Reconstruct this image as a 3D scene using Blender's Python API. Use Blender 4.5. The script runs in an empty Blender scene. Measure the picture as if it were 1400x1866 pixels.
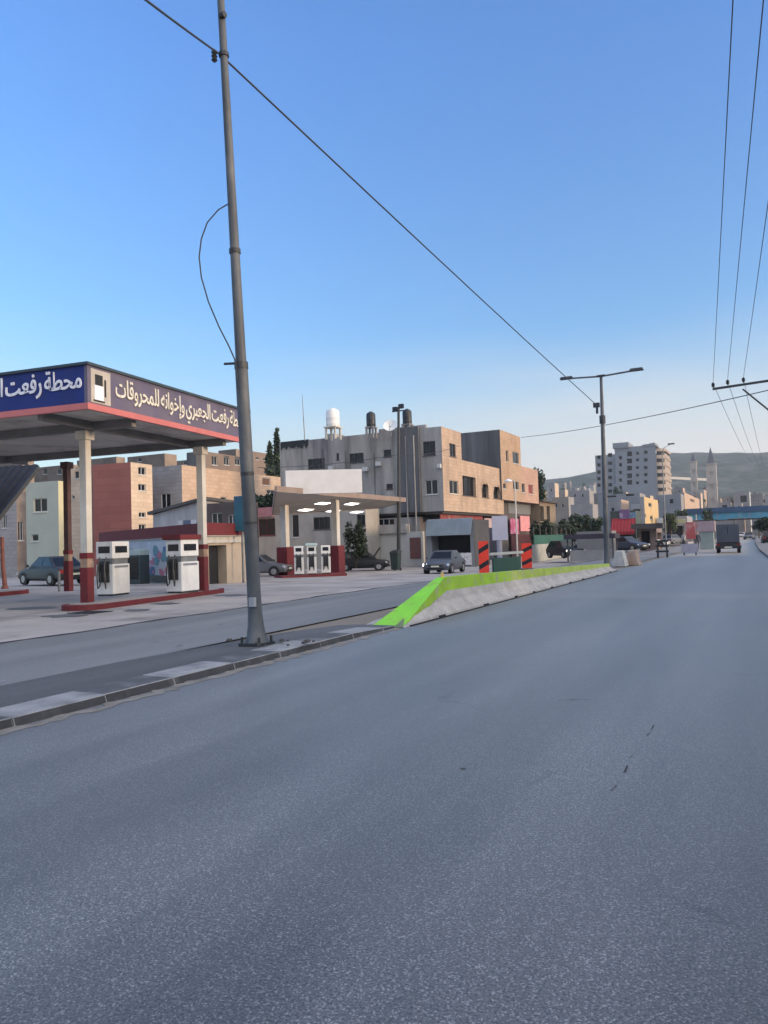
import bpy, bmesh, math, random
from mathutils import Vector, Matrix
random.seed(7)
SC = bpy.context.scene
COL = SC.collection
rad = math.radians

# ------------------------------------------------------------------ camera
FPX, EYE = 1400.0, 1.6
def _cd(u, v): return Vector(((u-700)/FPX, (933-v)/FPX, -1.0))
_y = _cd(1400, 967).normalized()
_z = _y.cross(_cd(0, 967+1400*.031)).normalized()
if _z.y < 0: _z = -_z
_x = _y.cross(_z)
ROT = Matrix((_x, _y, _z))
CAM = Vector((0, 0, EYE))
camd = bpy.data.cameras.new('camera'); cam = bpy.data.objects.new('camera', camd); COL.objects.link(cam)
camd.sensor_fit = 'HORIZONTAL'; camd.sensor_width = 36.0; camd.lens = 36.0*FPX/1400.0
camd.clip_start = .05; camd.clip_end = 9000
cam.matrix_world = Matrix.Translation(CAM) @ ROT.to_4x4()
SC.camera = cam
# ------------------------------------------------------------------ world, sun, exposure
SUN_EL, SUN_AZ = rad(6.5), rad(86)        # azimuth clockwise from +Y (the road) towards +X
world = bpy.data.worlds.new('World'); SC.world = world; world.use_nodes = True
SC.view_settings.view_transform = 'Standard'; SC.view_settings.look = 'None'
SC.view_settings.exposure = 1.74; SC.view_settings.gamma = 1
def build_world():
    nt = world.node_tree; nt.nodes.clear(); N = nt.nodes.new; L = nt.links.new
    out = N('ShaderNodeOutputWorld'); bg = N('ShaderNodeBackground'); L(bg.outputs[0], out.inputs[0])
    sky = N('ShaderNodeTexSky'); sky.sky_type = 'NISHITA'; sky.sun_disc = False
    sky.sun_elevation = SUN_EL; sky.sun_rotation = SUN_AZ
    sky.air_density = 1.0; sky.dust_density = .6; sky.ozone_density = 2.0; sky.altitude = 700
    hs = N('ShaderNodeMixRGB'); hs.blend_type = 'MULTIPLY'; hs.inputs[0].default_value = 1; L(sky.outputs[0], hs.inputs[1])
    bg.inputs[1].default_value = .094
    tc = N('ShaderNodeTexCoord'); sp = N('ShaderNodeSeparateXYZ'); L(tc.outputs['Generated'], sp.inputs[0])
    tz = N('ShaderNodeMapRange'); tz.inputs[1].default_value = .12; tz.inputs[2].default_value = .55; L(sp.outputs['Z'], tz.inputs[0])
    tint = N('ShaderNodeMixRGB'); L(tz.outputs[0], tint.inputs[0]); tint.inputs[1].default_value = (.85, 1.0, 1.1, 1); tint.inputs[2].default_value = (.86, 1.16, 1.66, 1); L(tint.outputs[0], hs.inputs[2])
    # unseen bright cloud sheet, added behind and right of the viewer to lift ambient light
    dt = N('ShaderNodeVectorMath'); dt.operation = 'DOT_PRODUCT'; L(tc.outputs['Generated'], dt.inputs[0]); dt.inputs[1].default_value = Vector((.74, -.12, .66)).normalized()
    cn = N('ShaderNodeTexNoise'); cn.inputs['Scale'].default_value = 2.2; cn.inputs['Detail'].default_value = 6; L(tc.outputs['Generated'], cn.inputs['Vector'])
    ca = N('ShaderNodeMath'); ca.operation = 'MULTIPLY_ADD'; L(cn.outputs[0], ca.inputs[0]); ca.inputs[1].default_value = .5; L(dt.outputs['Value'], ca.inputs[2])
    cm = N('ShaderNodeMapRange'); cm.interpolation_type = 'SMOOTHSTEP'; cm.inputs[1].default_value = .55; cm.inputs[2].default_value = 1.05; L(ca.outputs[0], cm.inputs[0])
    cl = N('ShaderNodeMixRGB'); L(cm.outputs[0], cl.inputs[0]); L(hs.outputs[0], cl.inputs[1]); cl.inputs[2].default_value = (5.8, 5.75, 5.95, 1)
    # thin pale cloud bank low over the far end of the street
    mr = N('ShaderNodeMapRange'); mr.interpolation_type = 'SMOOTHSTEP'
    mr.inputs[1].default_value = .29; mr.inputs[2].default_value = .05
    nz = N('ShaderNodeTexNoise'); nz.inputs['Scale'].default_value = 3.0; nz.inputs['Detail'].default_value = 6
    mp = N('ShaderNodeMapping'); mp.inputs['Scale'].default_value = (1, 1, 5.5)
    L(tc.outputs['Generated'], mp.inputs[0]); L(mp.outputs[0], nz.inputs['Vector'])
    ad = N('ShaderNodeMath'); ad.operation = 'MULTIPLY_ADD'; L(nz.outputs[0], ad.inputs[0]); ad.inputs[1].default_value = -.09; L(sp.outputs['Z'], ad.inputs[2])
    ad2 = N('ShaderNodeMath'); ad2.operation = 'ADD'; L(ad.outputs[0], ad2.inputs[0]); ad2.inputs[1].default_value = .045
    L(ad2.outputs[0], mr.inputs[0])
    az = N('ShaderNodeMapRange'); az.interpolation_type = 'SMOOTHSTEP'
    az.inputs[1].default_value = -.75; az.inputs[2].default_value = -.1; az.inputs[3].default_value = .55; az.inputs[4].default_value = 1
    L(sp.outputs['X'], az.inputs[0])
    mu = N('ShaderNodeMath'); mu.operation = 'MULTIPLY'; L(mr.outputs[0], mu.inputs[0]); L(az.outputs[0], mu.inputs[1])
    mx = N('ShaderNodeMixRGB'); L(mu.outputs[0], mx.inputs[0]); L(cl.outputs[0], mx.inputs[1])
    mx.inputs[2].default_value = (2.75, 2.68, 2.66, 1)
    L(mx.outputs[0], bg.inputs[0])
    return dict(sky=sky, hs=hs, bg=bg, mx=mx)
build_world()
sd = bpy.data.lights.new('sun', 'SUN'); sd.energy = 1.0; sd.angle = rad(10); sd.color = (1.0, .74, .50)
sun = bpy.data.objects.new('sun', sd); COL.objects.link(sun)
sdir = Vector((math.sin(SUN_AZ)*math.cos(SUN_EL), math.cos(SUN_AZ)*math.cos(SUN_EL), math.sin(SUN_EL)))
sun.rotation_euler = sdir.to_track_quat('Z', 'Y').to_euler()
sun.location = (60, 20, 60)

# ------------------------------------------------------------------ photo pixel -> point in the place
def D(u, v): return ROT @ _cd(u, v)
def P(u, v, d): return CAM + D(u, v)*d
def PX(u, v, X): d = D(u, v); return CAM + d*(X/d.x)
def PY(u, v, Y): d = D(u, v); return CAM + d*(Y/d.y)
def PV(u, v, A, B):
    d = D(u, v); n = Vector((B[1]-A[1], A[0]-B[0], 0)); t = (Vector((A[0], A[1], 0))-Vector((0, 0, 0))).dot(n)/d.dot(n)
    return CAM + d*t
def gz(x, y):
    s = min(1, max(0, (-9-x)/6)); s = s*s*(3-2*s)
    return -.02*min(26, max(0, y-24))*s
def G(u, v, dz=0):
    z = dz
    for _ in range(12):
        d = D(u, v); p = CAM + d*((z-EYE)/d.z); z = gz(p.x, p.y)+dz
    return p

# ------------------------------------------------------------------ materials
MATS = {}
def mat(name, col, rough=.8, var=.12, scale=2.0, bump=.0, bscale=40, metal=0, emit=0, spec=.5, streak=0, fine=0, fscale=60, brick=None, alpha=1, stain=None):
    if name in MATS: return MATS[name]
    m = bpy.data.materials.new(name); m.use_nodes = True; MATS[name] = m
    nt = m.node_tree; b = nt.nodes['Principled BSDF']; N = nt.nodes.new; L = nt.links.new
    b.inputs['Roughness'].default_value = rough; b.inputs['Metallic'].default_value = metal
    b.inputs['Specular IOR Level'].default_value = spec
    c4 = (col[0], col[1], col[2], 1)
    if emit:
        b.inputs['Emission Color'].default_value = c4; b.inputs['Emission Strength'].default_value = emit
    tc = N('ShaderNodeTexCoord'); src = tc.outputs['Object']
    n1 = N('ShaderNodeTexNoise'); n1.inputs['Scale'].default_value = scale; n1.inputs['Detail'].default_value = 7; n1.inputs['Roughness'].default_value = .6
    if streak:
        mp = N('ShaderNodeMapping'); mp.inputs['Scale'].default_value = (1, 1, streak); L(src, mp.inputs[0]); L(mp.outputs[0], n1.inputs['Vector'])
    else: L(src, n1.inputs['Vector'])
    mr = N('ShaderNodeMapRange'); mr.inputs[1].default_value = .3; mr.inputs[2].default_value = .7
    mr.inputs[3].default_value = 1-var; mr.inputs[4].default_value = 1+var; L(n1.outputs[0], mr.inputs[0])
    base = None
    if brick:
        br = N('ShaderNodeTexBrick'); br.inputs['Scale'].default_value = 1; br.inputs['Brick Width'].default_value = brick[0]; br.inputs['Row Height'].default_value = brick[1]
        br.inputs['Mortar Size'].default_value = .012; br.inputs['Mortar'].default_value = (col[0]*.62, col[1]*.6, col[2]*.6, 1)
        br.inputs['Color1'].default_value = c4; br.inputs['Color2'].default_value = (col[0]*.86, col[1]*.85, col[2]*.83, 1)
        # lay courses on vertical walls: (x+y, z)
        s = N('ShaderNodeSeparateXYZ'); L(src, s.inputs[0]); a = N('ShaderNodeMath'); a.operation = 'ADD'; L(s.outputs[0], a.inputs[0]); L(s.outputs[1], a.inputs[1])
        cb = N('ShaderNodeCombineXYZ'); L(a.outputs[0], cb.inputs[0]); L(s.outputs[2], cb.inputs[1]); L(cb.outputs[0], br.inputs['Vector'])
        base = br.outputs[0]
    vm = N('ShaderNodeVectorMath'); vm.operation = 'SCALE'
    if base: L(base, vm.inputs[0])
    else: vm.inputs[0].default_value = col
    L(mr.outputs[0], vm.inputs['Scale']); outc = vm.outputs[0]
    if fine:
        n2 = N('ShaderNodeTexNoise'); n2.inputs['Scale'].default_value = fscale; n2.inputs['Detail'].default_value = 3; L(src, n2.inputs['Vector'])
        m2 = N('ShaderNodeMapRange'); m2.inputs[1].default_value = .3; m2.inputs[2].default_value = .7; m2.inputs[3].default_value = 1-fine; m2.inputs[4].default_value = 1+fine; L(n2.outputs[0], m2.inputs[0])
        v2 = N('ShaderNodeVectorMath'); v2.operation = 'SCALE'; L(outc, v2.inputs[0]); L(m2.outputs[0], v2.inputs['Scale']); outc = v2.outputs[0]
    if stain:
        n3 = N('ShaderNodeTexNoise'); n3.inputs['Scale'].default_value = stain[1]; n3.inputs['Detail'].default_value = 5
        mp3 = N('ShaderNodeMapping'); mp3.inputs['Scale'].default_value = (1, 1, stain[3] if len(stain) > 3 else .25); L(src, mp3.inputs[0]); L(mp3.outputs[0], n3.inputs['Vector'])
        m3 = N('ShaderNodeMapRange'); m3.inputs[1].default_value = .52; m3.inputs[2].default_value = .7; m3.inputs[4].default_value = stain[2]; L(n3.outputs[0], m3.inputs[0])
        mx = N('ShaderNodeMixRGB'); L(m3.outputs[0], mx.inputs[0]); L(outc, mx.inputs[1]); mx.inputs[2].default_value = (*stain[0], 1); outc = mx.outputs[0]
    L(outc, b.inputs['Base Color'])
    if bump:
        nb = N('ShaderNodeTexNoise'); nb.inputs['Scale'].default_value = bscale; nb.inputs['Detail'].default_value = 4; L(src, nb.inputs['Vector'])
        bp = N('ShaderNodeBump'); bp.inputs['Strength'].default_value = bump; bp.inputs['Distance'].default_value = .02; L(nb.outputs[0], bp.inputs['Height']); L(bp.outputs[0], b.inputs['Normal'])
    return m

def asphalt(name, dark, light, amount, patch=.25, rough=.62, sheen=.16):
    m = bpy.data.materials.new(name); m.use_nodes = True; MATS[name] = m
    nt = m.node_tree; b = nt.nodes['Principled BSDF']; N = nt.nodes.new; L = nt.links.new
    tc = N('ShaderNodeTexCoord'); src = tc.outputs['Object']
    vo = N('ShaderNodeTexVoronoi'); vo.inputs['Scale'].default_value = 150; L(src, vo.inputs['Vector'])
    wn = N('ShaderNodeSeparateColor'); L(vo.outputs['Color'], wn.inputs[0])
    r = N('ShaderNodeMapRange'); r.inputs[1].default_value = 1-amount; r.inputs[2].default_value = 1.0; L(wn.outputs[0], r.inputs[0])
    n0 = N('ShaderNodeTexNoise'); n0.inputs['Scale'].default_value = 85; n0.inputs['Detail'].default_value = 3; L(src, n0.inputs['Vector'])
    r0 = N('ShaderNodeMapRange'); r0.inputs[1].default_value = .35; r0.inputs[2].default_value = .68; L(n0.outputs[0], r0.inputs[0])
    rr = N('ShaderNodeMath'); rr.operation = 'MULTIPLY_ADD'; L(r0.outputs[0], rr.inputs[0]); rr.inputs[1].default_value = .45; L(r.outputs[0], rr.inputs[2]); rr.use_clamp = True
    mx = N('ShaderNodeMixRGB'); L(rr.outputs[0], mx.inputs[0]); mx.inputs[1].default_value = (*dark, 1); mx.inputs[2].default_value = (*light, 1)
    n1 = N('ShaderNodeTexNoise'); n1.inputs['Scale'].default_value = .5; n1.inputs['Detail'].default_value = 8; n1.inputs['Roughness'].default_value = .65
    mp = N('ShaderNodeMapping'); mp.inputs['Scale'].default_value = (1.6, .28, 1); L(src, mp.inputs[0]); L(mp.outputs[0], n1.inputs['Vector'])
    m1 = N('ShaderNodeMapRange'); m1.inputs[1].default_value = .3; m1.inputs[2].default_value = .7; m1.inputs[3].default_value = 1-patch; m1.inputs[4].default_value = 1+patch; L(n1.outputs[0], m1.inputs[0])
    vm = N('ShaderNodeVectorMath'); vm.operation = 'SCALE'; L(mx.outputs[0], vm.inputs[0]); L(m1.outputs[0], vm.inputs['Scale'])
    outc = vm.outputs[0]
    # long tyre-polished bands and soft worn patches that run with the traffic
    nl = N('ShaderNodeTexNoise'); nl.inputs['Scale'].default_value = 1; nl.inputs['Detail'].default_value = 4
    ml = N('ShaderNodeMapping'); ml.inputs['Scale'].default_value = (.85, .035, 1); L(src, ml.inputs[0]); L(ml.outputs[0], nl.inputs['Vector'])
    rl = N('ShaderNodeMapRange'); rl.inputs[1].default_value = .35; rl.inputs[2].default_value = .65; rl.inputs[3].default_value = .72; rl.inputs[4].default_value = 1.16; L(nl.outputs[0], rl.inputs[0])
    vl = N('ShaderNodeVectorMath'); vl.operation = 'SCALE'; L(outc, vl.inputs[0]); L(rl.outputs[0], vl.inputs['Scale']); outc = vl.outputs[0]
    # fine wandering cracks and a few tar spots
    vc = N('ShaderNodeTexVoronoi'); vc.feature = 'DISTANCE_TO_EDGE'; vc.inputs['Scale'].default_value = .16
    nd = N('ShaderNodeTexNoise'); nd.inputs['Scale'].default_value = .8; nd.inputs['Detail'].default_value = 6; L(src, nd.inputs['Vector'])
    va = N('ShaderNodeVectorMath'); va.operation = 'MULTIPLY_ADD'; L(nd.outputs['Color'], va.inputs[0]); va.inputs[1].default_value = (2.2, 2.2, 0); L(src, va.inputs[2]); L(va.outputs[0], vc.inputs['Vector'])
    mc = N('ShaderNodeMapRange'); mc.inputs[1].default_value = .0012; mc.inputs[2].default_value = .004; mc.inputs[3].default_value = .5; mc.inputs[4].default_value = 1; L(vc.outputs[0], mc.inputs[0])
    ng = N('ShaderNodeTexNoise'); ng.inputs['Scale'].default_value = .5; L(src, ng.inputs['Vector'])
    mg = N('ShaderNodeMapRange'); mg.inputs[1].default_value = .5; mg.inputs[2].default_value = .62; L(ng.outputs[0], mg.inputs[0])
    mm = N('ShaderNodeMixRGB'); L(mg.outputs[0], mm.inputs[0]); mm.inputs[1].default_value = (1, 1, 1, 1); L(mc.outputs[0], mm.inputs[2])
    v3 = N('ShaderNodeVectorMath'); v3.operation = 'MULTIPLY'; L(outc, v3.inputs[0]); L(mm.outputs[0], v3.inputs[1]); outc = v3.outputs[0]
    L(outc, b.inputs['Base Color'])
    mrr = N('ShaderNodeMapRange'); mrr.inputs[3].default_value = rough-.1; mrr.inputs[4].default_value = rough+.12; L(n1.outputs[0], mrr.inputs[0]); L(mrr.outputs[0], b.inputs['Roughness'])
    b.inputs['Specular IOR Level'].default_value = .6
    bp = N('ShaderNodeBump'); b.inputs['Sheen Weight'].default_value = sheen; b.inputs['Sheen Roughness'].default_value = .45; bp.inputs['Strength'].default_value = .3; bp.inputs['Distance'].default_value = .008; L(rr.outputs[0], bp.inputs['Height']); L(bp.outputs[0], b.inputs['Normal'])
    return m

M_ROAD = asphalt('road_asphalt', (.029, .0305, .033), (.23, .233, .24), .17, .36, .47, .2)
M_LANE = asphalt('lane_asphalt', (.085, .085, .09), (.24, .24, .24), .25, .16, .75, .08)
M_STRIP = asphalt('median_asphalt', (.055, .057, .061), (.14, .14, .145), .2, .25, .85, 0)
M_APRON = mat('apron_concrete', (.32, .29, .275), .85, .26, .35, .3, 30, fine=.1, fscale=40, stain=((.09, .08, .08), .5, .6, 1))
M_SOIL = mat('dusty_ground', (.2, .17, .14), .95, .25, .05, .4, 5)
M_CONC = mat('grey_concrete', (.31, .295, .28), .9, .35, .7, .3, 25, streak=.22, fine=.1, fscale=8, stain=((.09, .09, .098), .8, .8, .1))
M_CONCD = mat('dark_stained_concrete', (.10, .102, .108), .9, .45, .9, .3, 25, streak=.12, fine=.1, fscale=8)
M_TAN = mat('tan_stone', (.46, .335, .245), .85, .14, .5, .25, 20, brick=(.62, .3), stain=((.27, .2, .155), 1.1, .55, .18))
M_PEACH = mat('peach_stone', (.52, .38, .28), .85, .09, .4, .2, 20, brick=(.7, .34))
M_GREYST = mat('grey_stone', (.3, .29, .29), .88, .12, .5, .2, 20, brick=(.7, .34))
M_RED = mat('dark_red_paint', (.13, .012, .016), .75, .2, 3, .1, 40, stain=((.06, .02, .02), 3, .5))
M_CREAM = mat('cream_paint', (.55, .52, .46), .6, .1, 2, .1, 30, stain=((.32, .28, .22), 2, .5))
M_WHITE = mat('white_paint', (.72, .72, .7), .5, .07, 3, 0, 30, stain=((.4, .38, .34), 2.5, .35))
M_GLASS = mat('dark_window_glass', (.010, .012, .017), .18, .3, .6, spec=.35)
M_FRAME = mat('pale_window_frame', (.5, .5, .49), .5, .08, 5)
M_DFRAME = mat('dark_window_frame', (.06, .055, .055), .5, .1, 5)
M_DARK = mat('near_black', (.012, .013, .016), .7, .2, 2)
M_STEEL = mat('galvanised_steel', (.2, .215, .22), .55, .22, 3, .15, 30, metal=.35, streak=.2, stain=((.06, .055, .05), 5, .6, .4))
M_DSTEEL = mat('dark_steel', (.045, .048, .052), .5, .2, 4, metal=.4)
M_BLACKPL = mat('black_plastic', (.016, .017, .02), .45, .15, 3)
M_TYRE = mat('tyre_rubber', (.014, .014, .015), .85, .2, 10)
M_RIM = mat('wheel_metal', (.4, .4, .41), .35, .1, 5, metal=.8)
M_CHROME = mat('lamp_lens', (.65, .67, .7), .12, .1, 5, metal=.3)
M_WIRE = mat('cable_black', (.03, .032, .04), .6, .1, 3)
M_BARK = mat('bark', (.09, .065, .045), .95, .3, 6, .5, 30)
M_LEAFD = mat('leaf_dark_green', (.022, .04, .02), .7, .35, .8)
M_LEAF = mat('leaf_green', (.045, .075, .03), .7, .35, .8)
M_LEAFY = mat('leaf_olive', (.07, .085, .035), .7, .35, .8)

# ------------------------------------------------------------------ mesh builder
def tag(o, label=None, cat=None, group=None, kind=None):
    if label: o['label'] = label
    if cat: o['category'] = cat
    if group: o['group'] = group
    if kind: o['kind'] = kind
    return o
def rootinv(o):
    while o.parent: o = o.parent
    return (Matrix.LocRotScale(o.location, o.rotation_euler, o.scale)).inverted()
class MB:
    def __init__(s): s.v = []; s.f = []; s.mi = []; s.m = 0
    def face(s, pts):
        n = len(s.v); s.v += [Vector(p) for p in pts]; s.f.append(list(range(n, n+len(pts)))); s.mi.append(s.m); return s
    def quad(s, a, b, c, d): return s.face([a, b, c, d])
    def hexa(s, p):      # 8 points: bottom ring 4, top ring 4 (ccw from above)
        n = len(s.v); s.v += [Vector(q) for q in p]
        for f in ((3, 2, 1, 0), (4, 5, 6, 7), (0, 1, 5, 4), (1, 2, 6, 5), (2, 3, 7, 6), (3, 0, 4, 7)):
            s.f.append([n+i for i in f]); s.mi.append(s.m)
        return s
    def box(s, x0, y0, z0, x1, y1, z1):
        return s.hexa([(x0, y0, z0), (x1, y0, z0), (x1, y1, z0), (x0, y1, z0), (x0, y0, z1), (x1, y0, z1), (x1, y1, z1), (x0, y1, z1)])
    def prism(s, poly, z0, z1):
        n = len(s.v); k = len(poly)
        zz0 = z0 if isinstance(z0, (list, tuple)) else [z0]*k; zz1 = z1 if isinstance(z1, (list, tuple)) else [z1]*k
        s.v += [Vector((p[0], p[1], z)) for p, z in zip(poly, zz0)] + [Vector((p[0], p[1], z)) for p, z in zip(poly, zz1)]
        s.f.append([n+i for i in reversed(range(k))]); s.f.append([n+k+i for i in range(k)])
        for i in range(k):
            j = (i+1) % k; s.f.append([n+i, n+j, n+k+j, n+k+i])
        s.mi += [s.m]*(k+2); return s
    def tube(s, pts, r, n=8, cap=True):
        pts = [Vector(p) for p in pts]; k = len(pts); rr = r if isinstance(r, (list, tuple)) else [r]*k
        b0 = len(s.v); ref = None
        for i, p in enumerate(pts):
            t = (pts[min(i+1, k-1)]-pts[max(i-1, 0)]).normalized()
            if ref is None: ref = Vector((0, 0, 1)) if abs(t.z) < .9 else Vector((1, 0, 0))
            a = (ref-t*ref.dot(t)).normalized(); b = t.cross(a); ref = a
            for j in range(n):
                an = 2*math.pi*j/n; s.v.append(p+(a*math.cos(an)+b*math.sin(an))*rr[i])
        for i in range(k-1):
            for j in range(n):
                q = b0+i*n; j2 = (j+1) % n; s.f.append([q+j, q+j2, q+n+j2, q+n+j]); s.mi.append(s.m)
        if cap:
            s.f.append([b0+j for j in reversed(range(n))]); s.f.append([b0+(k-1)*n+j for j in range(n)]); s.mi += [s.m]*2
        return s
    def lathe(s, c, prof, n=16):
        return s.tube([(c[0], c[1], c[2]+z) for r, z in prof], [max(r, .001) for r, z in prof], n)
    def loft(s, rings, cap=True):
        b0 = len(s.v); n = len(rings[0])
        for r in rings: s.v += [Vector(p) for p in r]
        for i in range(len(rings)-1):
            for j in range(n):
                q = b0+i*n; j2 = (j+1) % n; s.f.append([q+j, q+j2, q+n+j2, q+n+j]); s.mi.append(s.m)
        if cap:
            s.f.append([b0+j for j in reversed(range(n))]); s.f.append([b0+(len(rings)-1)*n+j for j in range(n)]); s.mi += [s.m]*2
        return s
    def build(s, name, mats, parent=None, bevel=0, smooth=False, loc=None):
        if not isinstance(mats, (list, tuple)): mats = [mats]
        inv = rootinv(parent) if parent else (Matrix.Translation(-Vector(loc)) if loc is not None else Matrix())
        me = bpy.data.meshes.new(name)
        me.from_pydata([inv @ v for v in s.v], [], s.f)
        for m in mats: me.materials.append(m)
        me.polygons.foreach_set('material_index', s.mi)
        if bevel or smooth:
            bm = bmesh.new(); bm.from_mesh(me)
            if smooth: bmesh.ops.remove_doubles(bm, verts=bm.verts, dist=1e-4)
            if bevel: bmesh.ops.bevel(bm, geom=bm.edges[:], offset=bevel, segments=2, profile=.5, affect='EDGES', clamp_overlap=True)
            bmesh.ops.recalc_face_normals(bm, faces=bm.faces)
            bm.to_mesh(me); bm.free()
        if smooth:
            me.polygons.foreach_set('use_smooth', [True]*len(me.polygons))
            try: me.set_sharp_from_angle(angle=rad(35))
            except Exception: pass
        me.update()
        o = bpy.data.objects.new(name, me); COL.objects.link(o)
        if parent: o.parent = parent
        elif loc is not None: o.location = loc
        return o
def thing(name, label, cat, loc=(0, 0, 0), rz=0, group=None):
    o = bpy.data.objects.new(name, None); COL.objects.link(o); o.empty_display_size = .3
    o.location = loc; o.rotation_euler = (0, 0, rz); return tag(o, label, cat, group)
KIDS = {}
def copy_tree(o, label=None, parent=None):
    c = o.copy(); COL.objects.link(c)
    if parent: c.parent = parent
    if label: c['label'] = label
    for ch in [q for q in bpy.data.objects if q.parent == o and q.name in COL.objects]: copy_tree(ch, None, c)
    return c

# wall with real openings; A->B runs left to right seen from outside
def wallface(mb, A, B, z0, z1, ops, rev=.16):
    A = Vector((A[0], A[1], 0)); B = Vector((B[0], B[1], 0)); Ln = (B-A).length; u = (B-A)/Ln; n = Vector((u.y, -u.x, 0))
    def pt(a, z, d=0): q = A+u*a-n*d; return Vector((q.x, q.y, z))
    us = sorted({0, Ln} | {min(Ln, max(0, a)) for o in ops for a in (o[0], o[1])}); zs = sorted({z0, z1} | {min(z1, max(z0, a)) for o in ops for a in (o[2], o[3])})
    for i in range(len(us)-1):
        for j in range(len(zs)-1):
            cu, cz = (us[i]+us[i+1])/2, (zs[j]+zs[j+1])/2
            if any(o[0] < cu < o[1] and o[2] < cz < o[3] for o in ops): continue
            mb.quad(pt(us[i], zs[j]), pt(us[i+1], zs[j]), pt(us[i+1], zs[j+1]), pt(us[i], zs[j+1]))
    for a, b, c, d in ops:
        for p, q in (((a, c), (b, c)), ((b, c), (b, d)), ((b, d), (a, d)), ((a, d), (a, c))):
            mb.quad(pt(p[0], p[1]), pt(p[0], p[1], rev), pt(q[0], q[1], rev), pt(q[0], q[1]))
    return pt
def window(parent, pt, o, rev=.16, fm=None, gm=None, mull=1, name='window', bar=.05, sill=True, deep=False):
    a, b, c, d = o; fm = fm or M_FRAME; gm = gm or M_GLASS
    mb = MB(); r = rev-.05
    def bx(a0, b0, c0, d0, f=r-.03, k=r+.06):
        mb.hexa([pt(a0, c0, k), pt(a0, c0, f), pt(b0, c0, f), pt(b0, c0, k), pt(a0, d0, k), pt(a0, d0, f), pt(b0, d0, f), pt(b0, d0, k)])
    bx(a, b, c, c+bar); bx(a, b, d-bar, d); bx(a, a+bar, c+bar, d-bar); bx(b-bar, b, c+bar, d-bar)
    for i in range(mull):
        x = a+(b-a)*(i+1)/(mull+1); bx(x-bar/2, x+bar/2, c+bar, d-bar)
    if sill: bx(a-.06, b+.06, c-.07, c-.005, -.06, .1)
    w = mb.build(name, fm, parent)
    MB().quad(pt(a, c, r+.02), pt(b, c, r+.02), pt(b, d, r+.02), pt(a, d, r+.02)).build('pane', gm, w)
    return w
def building(name, label, cat, poly, z0, z1, wins=(), wm=None, rm=None, par=.5, group=None, wkw=None, wm2=None, roof=True):
    """poly: ccw footprint; wins: (edge index, (pixel left, top, right, bottom) or metres ('m',u0,u1,z0,z1), opts)"""
    wkw = wkw or {}; rm = rm or M_CONCD; wm = wm or M_CONC
    c = poly[min(1, len(poly)-1)]; t = thing(name, label, cat, (c[0], c[1], z0), 0, group)
    mb = MB(); k = len(poly); todo = []
    for i in range(k):
        A, B = poly[i], poly[(i+1) % k]; mb.m = 1 if (wm2 and i == 1) else 0
        A3 = Vector((A[0], A[1], 0)); u = (Vector((B[0], B[1], 0))-A3); Ln = u.length; u /= Ln
        ops = []; 
        for w in wins:
            if w[0] != i: continue
            r = w[1]
            if r[0] == 'm': o = tuple(r[1:])
            else:
                p, q = PV(r[0], r[1], A, B), PV(r[2], r[3], A, B)
                o = ((Vector((p.x, p.y, 0))-A3).dot(u), (Vector((q.x, q.y, 0))-A3).dot(u), q.z, p.z)
            o = (max(.05, min(o[0], Ln-.3)), min(Ln-.05, max(o[1], .3)), max(z0+.02, o[2]), min(z1-.05, o[3]))
            if o[1]-o[0] < .05 or o[3]-o[2] < .05: continue
            ops.append(o); todo.append((None, o, w[2] if len(w) > 2 else {}))
        pt = wallface(mb, A, B, z0, z1, ops)
        todo = [(pt if q[0] is None else q[0], q[1], q[2]) for q in todo]
    # parapet inner faces
    cx = sum(p[0] for p in poly)/k; cy = sum(p[1] for p in poly)/k; inner = []
    for p in poly:
        d = Vector((cx-p[0], cy-p[1])); d = d.normalized()*.3; inner.append((p[0]+d.x, p[1]+d.y))
    mb.m = 0
    for i in range(k):
        j = (i+1) % k
        mb.quad((*poly[i], z1), (*poly[j], z1), (*inner[j], z1), (*inner[i], z1)); mb.quad((*inner[i], z1), (*inner[j], z1), (*inner[j], z1-par), (*inner[i], z1-par))
    mb.face([(*p, z0) for p in reversed(poly)])
    mb.build('wall', [wm, wm2] if wm2 else wm, t)
    if roof: MB().face([(*p, z1-par) for p in inner]).build('roof', rm, t)
    for pt, o, kw in todo:
        window(t, pt, o, **{**wkw, **kw})
    return t
def rect(x0, y0, x1, y1): return [(x0, y0), (x1, y0), (x1, y1), (x0, y1)]
def plank(mb, a, b, w, h):     # bar of rectangular section between two points
    a, b = Vector(a), Vector(b); t = (b-a).normalized(); s = t.cross(Vector((0, 0, 1)))
    s = s.normalized() if s.length > .01 else Vector((1, 0, 0)); n = s.cross(t)
    q = [a-s*w/2-n*h/2, a+s*w/2-n*h/2, a+s*w/2+n*h/2, a-s*w/2+n*h/2]; r = [p+(b-a) for p in q]
    return mb.loft([q, r])
def panel(mb, A, B, o, proud=.03, th=.04):   # slab on the wall A->B; o=(u0,u1,z0,z1)
    A = Vector((A[0], A[1], 0)); B = Vector((B[0], B[1], 0)); u = (B-A).normalized(); n = Vector((u.y, -u.x, 0))
    def pt(a, z, d): q = A+u*a+n*d; return (q.x, q.y, z)
    a, b, c, d = o
    return mb.hexa([pt(a, c, proud), pt(a, c, proud+th), pt(b, c, proud+th), pt(b, c, proud), pt(a, d, proud), pt(a, d, proud+th), pt(b, d, proud+th), pt(b, d, proud)])
def pxrect(A, B, r):
    p, q = PV(r[0], r[1], A, B), PV(r[2], r[3], A, B); A3 = Vector((A[0], A[1], 0)); u = (Vector((B[0], B[1], 0))-A3).normalized()
    return ((Vector((p.x, p.y, 0))-A3).dot(u), (Vector((q.x, q.y, 0))-A3).dot(u), q.z, p.z)

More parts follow.
